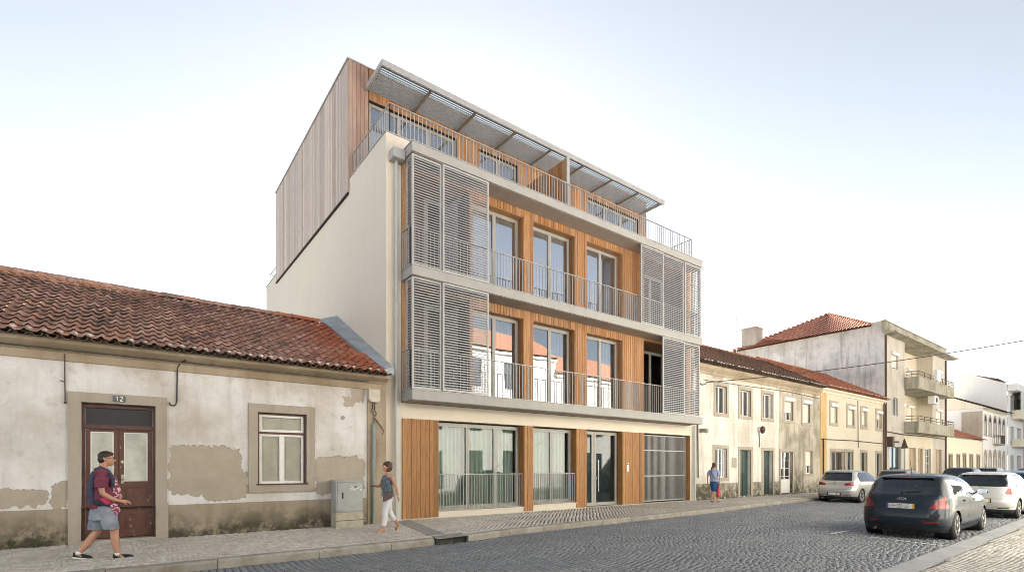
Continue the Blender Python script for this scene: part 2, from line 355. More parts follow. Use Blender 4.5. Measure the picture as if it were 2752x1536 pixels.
# ---------------------------------------------------------------- building helpers
def inhole(x, z, H): return any(h[0] < x < h[1] and h[2] < z < h[3] for h in H)
def wall(mb, x0, x1, z0, z1, y, H=(), depth=.28, mi=0, reveal=True):
    xs = sorted({x0, x1, *[a for h in H for a in h[:2] if x0 < a < x1]}); zs = sorted({z0, z1, *[a for h in H for a in h[2:4] if z0 < a < z1]})
    for a, b in zip(xs, xs[1:]):
        for c, d in zip(zs, zs[1:]):
            if not inhole((a + b) / 2, (c + d) / 2, H): mb.quad((a, y, c), (b, y, c), (b, y, d), (a, y, d), mi)
    if reveal:
        for h in H:
            a, b, c, d = h[:4]; e = y + (h[4] if len(h) > 4 else depth)
            mb.quad((a, y, c), (a, y, d), (a, e, d), (a, e, c), mi); mb.quad((b, y, c), (b, e, c), (b, e, d), (b, y, d), mi)
            mb.quad((a, y, d), (b, y, d), (b, e, d), (a, e, d), mi)
            if c > z0 + .001: mb.quad((a, y, c), (a, e, c), (b, e, c), (b, y, c), mi)
def boards(mb, u0, u1, z0, z1, place, H=(), pitch=.12, gap=.007, jit=.003, th=.022):
    """upright boards; place(u, depth, z) -> point, depth grows outwards"""
    us = sorted({u0, u1, *[a for h in H for a in h[:2] if u0 < a < u1]})
    for a, b in zip(us, us[1:]):
        n = max(1, round((b - a) / pitch)); w = (b - a) / n
        for i in range(n):
            ua = a + i * w + gap / 2; ub = a + (i + 1) * w - gap / 2; um = (ua + ub) / 2
            iv = [(z0, z1)]
            for h in H:
                if h[0] < um < h[1]:
                    iv = [q for (c, d) in iv for q in ((c, min(d, h[2])), (max(c, h[3]), d)) if q[1] - q[0] > .02]
            t = th + random.uniform(-jit, jit)
            for c, d in iv:
                P = [place(u, dd, z) for z in (c, d) for dd in (0, t) for u in (ua, ub)]
                mb.add(P, [(0, 2, 3, 1), (4, 5, 7, 6), (0, 1, 5, 4), (2, 6, 7, 3), (0, 4, 6, 2), (1, 3, 7, 5)])
def curtain(parent, x0, x1, z0, z1, y, mat='curtain', amp=.035, wl=.16):
    mb = MB(); n = max(8, int((x1 - x0) / wl * 8)); top = []; bot = []
    for i in range(n + 1):
        x = x0 + (x1 - x0) * i / n; w = amp * math.sin(2 * PI * (x / wl + .3 * math.sin(x * 3.1)))
        top.append((x, y + w, z1)); bot.append((x, y + w * 1.2, z0))
    mb.rings([bot, top], cap=False, closed=False)
    return mb.build('curtain', M[mat], parent, smooth=True)
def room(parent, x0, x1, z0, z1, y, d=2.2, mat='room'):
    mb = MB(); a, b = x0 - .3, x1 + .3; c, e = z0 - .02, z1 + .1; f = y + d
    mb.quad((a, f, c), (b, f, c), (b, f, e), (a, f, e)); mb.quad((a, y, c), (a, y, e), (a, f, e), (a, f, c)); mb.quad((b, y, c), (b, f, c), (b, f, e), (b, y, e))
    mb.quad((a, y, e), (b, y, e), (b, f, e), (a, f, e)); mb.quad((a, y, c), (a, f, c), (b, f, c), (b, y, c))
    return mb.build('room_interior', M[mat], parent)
def mwindow(parent, x0, x1, z0, z1, y, splits, cur=None, blind=False, fm='frame', name='window', gm='glass', cm='curtain'):
    """modern glazed unit: outer frame, leaves split at given x, a pane in each, optional curtain/blind behind"""
    mb = MB(); t = .055
    mb.box(x0, x0 + t, y, y + .09, z0, z1); mb.box(x1 - t, x1, y, y + .09, z0, z1)
    mb.box(x0 + t, x1 - t, y, y + .09, z1 - t, z1); mb.box(x0 + t, x1 - t, y, y + .09, z0, z0 + t)
    xs = [x0 + t] + list(splits) + [x1 - t]; k = .06; panes = []
    for i, (a, b) in enumerate(zip(xs, xs[1:])):
        yy = y - .012
        a2 = a + .003; b2 = b - .003
        mb.box(a2, a2 + k, yy, y + .06, z0 + t + .003, z1 - t - .003); mb.box(b2 - k, b2, yy, y + .06, z0 + t + .003, z1 - t - .003)
        mb.box(a2 + k, b2 - k, yy, y + .06, z1 - t - k, z1 - t - .003); mb.box(a2 + k, b2 - k, yy, y + .06, z0 + t + .003, z0 + t + k)
        panes.append((a2 + k - .005, b2 - k + .005, z0 + t + k - .005, z1 - t - k + .005))
    w = mb.build(name, M[fm], parent)
    for i, (a, b, c, d) in enumerate(panes):
        tl = random.uniform(-.004, .004); tz = random.uniform(-.004, .004)
        p = MB().quad((a, y + .025 + tl, c), (b, y + .025 - tl, c), (b, y + .025 - tl + tz, d), (a, y + .025 + tl + tz, d)).build('pane', M[gm], w)
    if cur:
        for a, b in cur: curtain(w, a, b, z0 + .05, z1 - .05, y + .22, cm)
    if blind:
        mb = MB(); z = z0 + t + .05
        while z < z1 - t: mb.obox(((x0 + x1) / 2, y + .13, z), ((x1 - x0) / 2 - .07, .021, .004), Matrix.Rotation(R(38), 3, 'X')); z += .055
        mb.build('blind', M['blind'], w)
    return w
def rail(parent, pts, z0, z1, pitch=.12, bar=.014, hand=.022, name='railing', mat='metal'):
    mb = MB()
    for (a, b) in zip(pts, pts[1:]):
        a = Vector((*a, 0)); b = Vector((*b, 0)); L = (b - a).length; n = max(1, round(L / pitch))
        for i in range(n + 1):
            p = a.lerp(b, i / n); mb.box(p.x - bar / 2, p.x + bar / 2, p.y - bar / 2 - .003, p.y + bar / 2 + .003, z0 + .01, z1 - .012)
        mb.bar((a.x, a.y, z0 + .02), (b.x, b.y, z0 + .02), .03, .012)
    r = mb.build(name, M[mat], parent); mb = MB()
    for (a, b) in zip(pts, pts[1:]): mb.bar((*a, z1), (*b, z1), .045, hand)
    mb.build('handrail', M[mat], r); return r
def louvre(parent, x0, x1, z0, z1, y, fr=.055, pitch=.0715, axis='x'):
    mb = MB(); n = int((z1 - z0 - 2 * fr - .02) / pitch); st = (z1 - z0 - 2 * fr) / n; Rm = Matrix.Rotation(R(-28), 3, 'X')
    for i in range(n):
        z = z0 + fr + (i + .5) * st
        e = (x1 - x0) / 2 - fr + .002; c = (x0 + x1) / 2
        if axis == 'x': mb.obox((c, y - .008, z), (e, .004, .0172), Matrix.Rotation(R(-16), 3, 'X')); mb.box(c - e, c + e, y - .002, y + .03, z + .010, z + .015)
        else: mb.obox((y, c, z), (.004, e, .0155), Matrix.Rotation(R(14), 3, 'Y'))
    p = mb.build('louvre_panel', M['slat'], parent); mb = MB()
    def bx(a, b, c, d):
        if axis == 'x': mb.box(a, b, y - .022, y + .022, c, d)
        else: mb.box(y - .022, y + .022, a, b, c, d)
    bx(x0, x0 + fr, z0, z1); bx(x1 - fr, x1, z0, z1); bx(x0 + fr, x1 - fr, z0, z0 + fr); bx(x0 + fr, x1 - fr, z1 - fr, z1)
    mb.build('panel_frame', M['metal'], p); return p
def tiles(mb, x0, x1, yE, zE, yR, zR, w=.225, l=.36, amp=.06, th=.036, clip=None, flip=False):
    """clay roll tiles laid in courses from the eave up to the ridge, each its own island"""
    n = round((x1 - x0) / w); w = (x1 - x0) / n; L = math.hypot(yR - yE, zR - zE); m = round(L / l); l = L / m
    d = Vector((0, (yR - yE) / L, (zR - zE) / L)); nn = Vector((0, -d.z, d.y)) * (1 if yR > yE else -1)
    prof = [(0, .02), (.14, .0), (.30, .12), (.44, .75), (.56, 1.), (.70, .78), (.84, .15), (1.04, .03)]
    for j in range(m):
        for i in range(n):
            cx = x0 + (i + .5) * w
            if clip and not clip(cx, (j + .5) / m): continue
            jx = random.uniform(-.006, .006); lift = random.uniform(0, .008); tw = random.uniform(-.012, .012)
            rs = []
            for (s, up) in ((j * l - .03, th + .006 + lift), ((j + 1) * l + .015, -.004)):
                ring = []
                for u, h in prof:
                    q = Vector((x0 + (i + u) * w + jx + tw * (s > j * l), yE, zE)) + d * s + nn * (up + h * amp)
                    ring.append(q)
                rs.append(ring)
            lip = [p - nn * .016 for p in rs[0]]
            mb.rings([lip] + rs, cap=False, closed=False)
def ridge(mb, x0, x1, y, z, r=.13, l=.42):
    n = round((x1 - x0) / l); l = (x1 - x0) / n
    for i in range(n):
        a = x0 + i * l - .03; b = x0 + (i + 1) * l; dz = random.uniform(-.008, .008)
        rs = []
        for x, rr in ((a, r * 1.06), (a + .06, r * 1.04), (a + .07, r), (b, r * .96)):
            rs.append([(x, y - math.cos(PI * k / 8) * rr * 1.15, z + dz + math.sin(PI * k / 8) * rr - .03) for k in range(9)])
        mb.rings(rs, cap=False, closed=False)
def eave(mb, mm, x0, x1, y, z, w=.225, r=.085, tilt=.18, ln=.3):
    """row of half-round under tiles sticking out under the eave, mortar in the mouths"""
    n = round((x1 - x0) / w); w = (x1 - x0) / n
    for i in range(n):
        cx = x0 + (i + 1.0) * w; dz = random.uniform(-.008, .008); rs = []
        for (yy, zz, rr) in ((y - .02, z + dz, r), (y + ln, z + tilt * ln, r * .95)):
            ro = [(cx + math.cos(PI + PI * k / 8) * rr, yy, zz + math.sin(PI + PI * k / 8) * rr * .8) for k in range(9)]
            ri = [(cx + math.cos(PI + PI * k / 8) * (rr - .016), yy, zz + math.sin(PI + PI * k / 8) * (rr - .016) * .8) for k in range(8, -1, -1)]
            rs.append(ro + ri)
        mb.rings(rs)
        if mm is not None and random.random() < .88:
            q = cx - w / 2; s = random.uniform(.75, 1.)
            mm.ball((q, y - .045, z + .055), w * .30 * s, .05, .036 * s, 8)
def surround(mb, x0, x1, z0, z1, y, t=.17, p=.035, sill=True, bt=None):
    mb.box(x0 - t, x0, y - p, y + .02, z0 - (0 if bt is None else bt), z1); mb.box(x1, x1 + t, y - p, y + .02, z0 - (0 if bt is None else bt), z1)
    mb.box(x0 - t, x1 + t, y - p - .002, y + .02, z1, z1 + t)
    if sill: mb.box(x0 - t, x1 + t, y - p - .01, y + .02, z0 - t, z0)
def old_sash(parent, x0, x1, z0, z1, y, leaves=2, transom=None, mat='white_paint', back='shutter_cr', name='window', g='glass_old', bars=0):
    """painted timber window: outer frame, leaves and a pane behind each; boards/curtain close behind the glass"""
    mb = MB(); t = .05
    mb.box(x0, x0 + t, y, y + .06, z0, z1); mb.box(x1 - t, x1, y, y + .06, z0, z1); mb.box(x0 + t, x1 - t, y, y + .06, z1 - t, z1); mb.box(x0 + t, x1 - t, y, y + .06, z0, z0 + t)
    zt = z1 - t
    if transom:
        mb.box(x0 + t, x1 - t, y - .01, y + .06, transom - .03, transom + .03); zt = transom - .03
    wd = (x1 - x0 - 2 * t) / leaves
    for i in range(1, leaves):
        xx = x0 + t + wd * i; mb.box(xx - .045, xx + .045, y - .015, y + .06, z0 + t, zt)
    for i in range(leaves):
        a = x0 + t + wd * i; b = a + wd
        for k in range(bars):
            zz = z0 + t + (zt - z0 - t) * (k + 1) / (bars + 1); mb.box(a + .02, b - .02, y + .012, y + .04, zz - .012, zz + .012)
    w = mb.build(name, M[mat], parent)
    MB().quad((x0 + .03, y + .035, z0 + .03), (x1 - .03, y + .035, z0 + .03), (x1 - .03, y + .035, z1 - .03), (x0 + .03, y + .035, z1 - .03)).build('pane', M[g], w)
    if back:
        mb = MB()
        for i in range(leaves):
            a = x0 + t + wd * i; b = a + wd
            mb.box(a, b - .004, y + .09, y + .11, z0 + .03, z1 - .03)
            for (c, d) in ((z0 + .1, z0 + (z1 - z0) * .45), (z0 + (z1 - z0) * .5, z1 - .35)):
                if d > c + .1: mb.box(a + .07, b - .07, y + .08, y + .09, c, d)
        mb.build('shutter', M[back], w)
    return w

# ================================================================ the new apartment building
YW = 13.35; YF = 12.62
def main_building():
    B = thing('apartment_building', 'tall new apartment building with cedar boards, sliding grey louvres and a slatted roof awning', 'building', (12.9, YW, 0))
    G = [(7.26, 10.49, .12, 2.87), (10.86, 12.88, .12, 2.87), (13.39, 15.36, 0, 2.87), (16.64, 19.84, 0, 2.87)]
    # rendered walls
    mb = MB()
    wall(mb, 5.66, 20.2, -.3, 3.34, YW, G, .34)
    wall(mb, 5.66, 6.12, 3.34, 10.73, YW, reveal=False); wall(mb, 19.84, 20.2, 3.34, 10.73, YW, reveal=False)
    wall(mb, 6.12, 19.84, 10.0, 10.73, YW, reveal=False)
    mb.quad((5.66, YW, -.3), (5.66, YW, 10.73), (5.66, 28.7, 10.73), (5.66, 28.7, -.3)); mb.quad((20.2, YW, -.3), (20.2, 28.7, -.3), (20.2, 28.7, 10.73), (20.2, YW, 10.73))
    mb.quad((5.66, 28.7, -.3), (5.66, 28.7, 10.73), (20.2, 28.7, 10.73), (20.2, 28.7, -.3))
    # parapet: inner faces and top, terrace floor
    for a, b, c, d in ((5.66, 5.86, YW, 28.7), (20.0, 20.2, YW, 28.7), (5.86, 20.0, YW, YW + .2), (5.86, 20.0, 28.5, 28.7)): mb.box(a + .001, b - .001, c + .001, d - .001, 10.3, 10.728)
    mb.quad((5.8, YW + .1, 10.33), (20.1, YW + .1, 10.33), (20.1, 28.6, 10.33), (5.8, 28.6, 10.33))
    mb.build('wall', M['cream'], B)
    mb = MB()
    for a, b, c, d in ((5.63, 5.9, YW - .03, 16.2), (5.63, 5.9, 26.4, 28.72), (19.97, 20.23, YW - .03, 28.72), (5.9, 19.97, YW - .03, YW + .24)): mb.box(a, b, c, d, 10.73, 10.755)
    mb.build('parapet_cap', M['metal'], B)
    # upper storeys: boards round deep window openings
    for fl, zb, zt, zw0, zw1, ops in ((1, 3.6, 6.70, 3.64, 6.42, [(6.24, 8.36), (8.45, 10.47), (10.87, 12.82), (13.40, 15.36), (16.63, 19.5)]),
                                      (2, 6.96, 10.03, 7.0, 9.77, [(6.24, 8.36), (8.45, 10.47), (10.87, 12.82), (13.40, 15.36), (16.66, 19.5)])):
        H = [(a, b, zw0, zw1 + (.2 if a < 7 or b > 19 else 0)) + ((1.25,) if a < 7 or b > 19 else ()) for a, b in ops]  # recesses behind louvres cut deep and clad dark to deepen slat shade
        mb = MB(); wall(mb, 6.12, 19.84, zb - .3, zt + .1, YW - .002, H, .36); bk = mb.build('backing_wall', M['batten'], B)
        mb = MB(); boards(mb, 6.125, 19.835, zb, zt, lambda u, d, z: (u, YW - .004 - d, z), H, .118, th=.024, gap=.012)
        for q in H:
            a, b, c, d = q[:4]; D = q[4] - .03 if len(q) > 4 else .33
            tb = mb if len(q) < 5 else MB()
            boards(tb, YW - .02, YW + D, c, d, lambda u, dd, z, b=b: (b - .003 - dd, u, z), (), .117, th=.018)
            if len(q) > 4: tb.build('recess_lining', M['timber_shade'], B); tb = MB()
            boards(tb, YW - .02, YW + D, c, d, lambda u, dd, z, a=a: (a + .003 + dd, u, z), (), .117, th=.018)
            if len(q) > 4: tb.build('recess_lining', M['timber_shade'], B)
            mb.box(a + .02, b - .02, YW - .015, YW + D, d - .024, d - .004)
        mb.build('timber_cladding', M['timber_hi'], B)
        for q in H:
            a, b, c, d = q[:4]; D = q[4] - .1 if len(q) > 4 else .26
            a += .024; b -= .024; d -= .026; n = 2 if b - a < 2.4 else 3
            if a < 7:
                mb = MB(); boards(mb, a - .02, 7.4, c, d + .03, lambda u, dd, z: (u, YW + 1.16 - dd, z), (), .12, th=.02, gap=.012); mb.build('recess_cladding', M['timber_shade'], B); a = 7.42
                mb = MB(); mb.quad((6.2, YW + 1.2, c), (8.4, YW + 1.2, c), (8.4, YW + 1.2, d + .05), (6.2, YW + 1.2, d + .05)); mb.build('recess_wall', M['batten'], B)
            mwindow(B, a, b, c, d, YW + D, [a + (b - a) * i / n for i in range(1, n)] if b - a > 1.2 else [], cur=[((a + b) / 2 + .15, b - .03), (a + .05, a + .3)] if len(q) < 5 else None, gm='glass_g' if len(q) > 4 else 'glass_s' if fl == 2 else 'glass')
            if a > 8: room(B, a, b, c, d, YW + D + .1, mat='room_lit' if len(q) < 5 else 'room')
    # slabs
    for z0, z1 in ((3.32, 3.59), (6.69, 6.95), (10.02, 10.27)):
        mb = MB(); mb.box(6.1, 19.66, YF, YW - .03, z0, z1); s = mb.build('balcony_slab', M['slab'], B)
        mb = MB(); mb.box(6.08, 19.68, YF - .025, YW - .032, z1, z1 + .02); mb.build('slab_edge_trim', M['metal'], s)
        mb = MB(); mb.box(6.15, 19.62, YF + .05, YW - .03, z0 - .012, z0 - .001); mb.build('soffit', M['soffit'], s)
    # louvres in two tracks
    for (a, b, y, z0, z1) in ((6.13, 7.03, YF + .085, 6.98, 9.98), (7.04, 8.60, YF + .03, 6.98, 9.99), (15.62, 17.0, YF + .03, 6.98, 9.99), (17.0, 18.42, YF + .085, 6.98, 9.99), (18.42, 19.56, YF + .03, 6.98, 9.97),
                              (6.13, 7.03, YF + .085, 3.63, 6.66), (7.04, 8.60, YF + .03, 3.63, 6.67), (16.94, 18.4, YF + .03, 3.63, 6.67), (18.4, 19.56, YF + .085, 3.63, 6.66)):
        louvre(B, a, b, z0, z1, y)
    for z0, z1 in ((6.98, 9.98), (3.63, 6.66)):
        louvre(B, YF + .11, YF + .5, z0, z1, 6.16, axis='y'); louvre(B, YF + .11, YF + .5, z0, z1, 19.6, axis='y')
    for z0, z1 in ((6.97, 8.05), (3.61, 4.72)):
        rail(B, [(6.13, YW - .04), (6.13, YF + .15), (19.62, YF + .15), (19.62, YW - .04)], z0, z1)
    # ground floor glazing
    y = YW + .25
    specs = [((7.30, 10.46, .2, 2.83), [8.45, 9.5]), ((10.9, 12.86, .24, 2.83), [11.92])]
    for (a, b, c, d), sp in specs:
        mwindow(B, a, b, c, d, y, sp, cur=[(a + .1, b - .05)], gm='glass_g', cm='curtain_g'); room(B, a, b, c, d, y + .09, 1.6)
        mb = MB(); mb.box(a - .03, b + .02, YW - .02, YW + .3, .02, c - .06); mb.box(a - .03, b + .02, YW - .05, YW + .3, c - .06, c - .02)
        mb.build('threshold', M['cream'], B)
        rail(B, [(a - .02, YW + .03), (b - .02, YW + .03)], c - .01, 1.27, .098)
    mwindow(B, 13.42, 14.04, .03, 2.83, y, [], name='side_light', gm='glass_g')
    dr = mwindow(B, 14.05, 15.33, .03, 2.83, y, [], name='door', gm='glass_g')
    mb = MB(); mb.tube([(14.23, y - .07, .55), (14.23, y - .07, 1.75)], .016, 8); mb.bar((14.23, y - .07, .7), (14.23, y, .7), .014, .014); mb.bar((14.23, y - .07, 1.6), (14.23, y, 1.6), .014, .014); mb.box(14.13, 14.17, y - .03, y - .012, 1.0, 1.12)
    mb.build('handle', M['alloy'], dr); room(B, 13.42, 15.33, .03, 2.83, y + .09, 3, 'room_lit')
    # gate
    mb = MB(); gy = YW + .22
    for x in (16.68, 18.24, 19.76): mb.box(x, x + .045, gy - .012, gy + .04, .06, 2.82)
    for z in (.06, 1.1, 2.16, 2.78): mb.box(16.725, 19.76, gy - .008, gy + .032, z, z + .04)
    g = mb.build('garage_gate', M['metal'], B); mb = MB(); x = 16.76
    while x < 19.75:
        mb.box(x, x + .036, gy + .002, gy + .026, .1, 2.78); x += .078
    mb.build('gate_bars', simple('dark_grey_bars', (.22, .215, .205), .5), g); room(B, 16.68, 19.8, .0, 2.82, gy + .3, 5, 'dark')
    # timber piers
    def pier(x0, x1, l=True, r=True):
        mb = MB(); boards(mb, x0, x1, .03, 2.86, lambda u, d, z: (u, YW - .012 - d, z), (), .135, th=.03, gap=.009, jit=.004)
        if l: boards(mb, YW - .035, YW + .3, .03, 2.86, lambda u, d, z: (x0 - .001 - d, u, z), (), .11, th=.02)
        if r: boards(mb, YW - .035, YW + .3, .03, 2.86, lambda u, d, z: (x1 + .001 + d, u, z), (), .11, th=.02)
        mb.build('timber_pier', M['timber'], B)
        mb = MB(); mb.box(x0 + .003, x1 - .003, YW - .012, YW + .02, .04, 2.855); mb.build('pier_batten', M['batten'], B)
    pier(6.13, 7.26, False); pier(10.49, 10.85); pier(12.89, 13.38); pier(15.37, 16.63)
    mb = MB(); boards(mb, YW - .01, YW + .3, .03, 2.86, lambda u, d, z: (19.84 - d, u, z), (), .11, th=.02); mb.build('timber_jamb', M['timber'], B)
    mb = MB(); mb.box(15.56, 15.68, YW - .062, YW - .045, 1.3, 1.66); i = mb.build('intercom', M['alloy'], B); mb = MB(); mb.box(15.585, 15.655, YW - .066, YW - .062, 1.57, 1.63); mb.build('camera_window', M['dark'], i)
    # rainwater
    mb = MB(); mb.box(5.74, 6.08, 13.02, YW - .03, 9.93, 10.2); mb.build('rainwater_head', M['metal'], B)
    for x in (5.92, 20.02):
        mb = MB(); mb.tube([(x, 13.24, 9.95 if x < 9 else 3.3), (x, 13.24, .02)], .05, 12)
        for z in (.9, 3.0, 5.6, 8.2):
            if x < 9 or z < 3.2: mb.tube([(x, 13.24, z), (x, 13.24, z + .05)], .056, 12)
        mb.build('downpipe', M['pipe_l'], B)
    # roof storey
    YB = 16.28
    H = [(6.30, 9.66, 10.4, 13.55), (10.6, 12.5, 10.4, 13.55), (13.3, 14.4, 10.4, 13.3), (16.45, 19.95, 10.4, 13.55)]
    mb = MB(); wall(mb, 5.70, 20.48, 10.33, 14.55, YB, H, .2)
    mb.box(5.70, 20.48, YB + .4, 26.3, 14.3, 14.55)
    mb.quad((5.70, YB, 10.28), (5.70, YB, 14.55), (5.70, 26.3, 14.55), (5.70, 26.3, 10.28)); mb.quad((20.48, YB, 10.33), (20.48, 26.3, 10.33), (20.48, 26.3, 14.55), (20.48, YB, 14.55))
    mb.quad((5.70, 26.3, 10.33), (5.70, 26.3, 14.55), (20.48, 26.3, 14.55), (20.48, 26.3, 10.33))
    mb.build('roof_storey_wall', M['batten'], B)
    mb = MB(); boards(mb, YB, 26.35, 10.31, 14.56, lambda u, d, z: (5.655 - d, u, z), (), .15, gap=.008, th=.03, jit=.006); mb.build('side_cladding', M['timber_gr'], B)
    mb = MB(); mb.box(5.60, 5.66, YB + .01, 26.34, 10.25, 10.31); mb.build('drip_edge', M['batten'], B)
    mb = MB(); boards(mb, 5.63, 6.28, 10.33, 14.56, lambda u, d, z: (u, YB - .003 - d, z), (), .14, th=.024); mb.build('corner_cladding', M['timber_md'], B)
    mb = MB(); boards(mb, 6.29, 20.5, 10.36, 14.56, lambda u, d, z: (u, YB - .003 - d, z), H, .118, th=.024)
    boards(mb, YB, 26.35, 10.33, 14.56, lambda u, d, z: (20.485 + d, u, z), (), .14, th=.024)
    mb.build('timber_cladding', M['timber_hi'], B)
    mb = MB(); mb.box(5.58, 20.54, YB - .05, 26.38, 14.56, 14.60); mb.build('roof_edge', M['metal'], B)
    for (a, b, c, d) in H:
        n = 3 if b - a > 3 else (2 if b - a > 1.5 else 1)
        mwindow(B, a, b, c, d, YB + .12, [a + (b - a) * i / n for i in range(1, n)], blind=b - a > 1.5, gm='glass_s'); room(B, a, b, c, d, YB + .24, 2)
    rail(B, [(5.80, 16.2), (5.80, YW + .06), (20.02, YW + .06), (20.02, 16.25)], 10.755, 11.6, .125, .016)
    rail(B, [(5.80, 26.45), (5.80, 28.55), (9.0, 28.55)], 10.755, 11.35, .2, .016)
    # divider
    mb = MB(); boards(mb, 13.62, 16.24, 10.35, 12.66, lambda u, d, z: (12.68 - d, u, z), (), .12, th=.022); boards(mb, 13.62, 16.24, 10.35, 12.66, lambda u, d, z: (12.72 + d, u, z), (), .12, th=.022)
    dv = mb.build('terrace_divider', M['timber_hi'], B); mb = MB(); mb.box(12.64, 12.76, 13.55, 13.615, 10.34, 12.68); mb.box(12.682, 12.718, 13.62, 16.24, 10.34, 12.64); mb.build('divider_post', M['metal'], dv)
    # awning
    XA, XB, Y0, Y1 = 6.17, 20.04, 14.84, YB - .03
    mb = MB(); mb.box(XA, XB, Y0, Y0 + .06, 13.74, 13.93); mb.box(XA, XA + .06, Y0 + .06, Y1, 13.78, 13.93); mb.box(XB - .06, XB, Y0 + .06, Y1, 13.78, 13.93)
    aw = mb.build('awning', M['metal'], B); n = 8
    mb = MB(); ny = 14
    for j in range(ny):
        yy = Y0 + .15 + j * (Y1 - Y0 - .18) / (ny - 1)
        mb.obox(((XA + XB) / 2, yy, 13.865), ((XB - XA) / 2 - .07, .022, .004), Matrix.Rotation(R(-48), 3, 'X'))
    mb.build('awning_slats', simple('grey_awning_slats', (.19, .235, .28), .5), aw); bm_ = simple('brown_grey_beam', (.22, .185, .145), .6)
    for i in range(1, n):
        x = XA + (XB - XA) * i / n; mb = MB(); mb.box(x - .035, x + .035, Y0 + .06, Y1, 13.75, 13.81); mb.build('awning_beam', bm_, aw)
    mb = MB(); mb.box(8.2, 8.8, 22.6, 23.2, 14.6, 15.6); mb.box(8.15, 8.85, 22.55, 23.25, 15.6, 15.68); mb.build('chimney', M['cream'], B)
    return B
main_building()

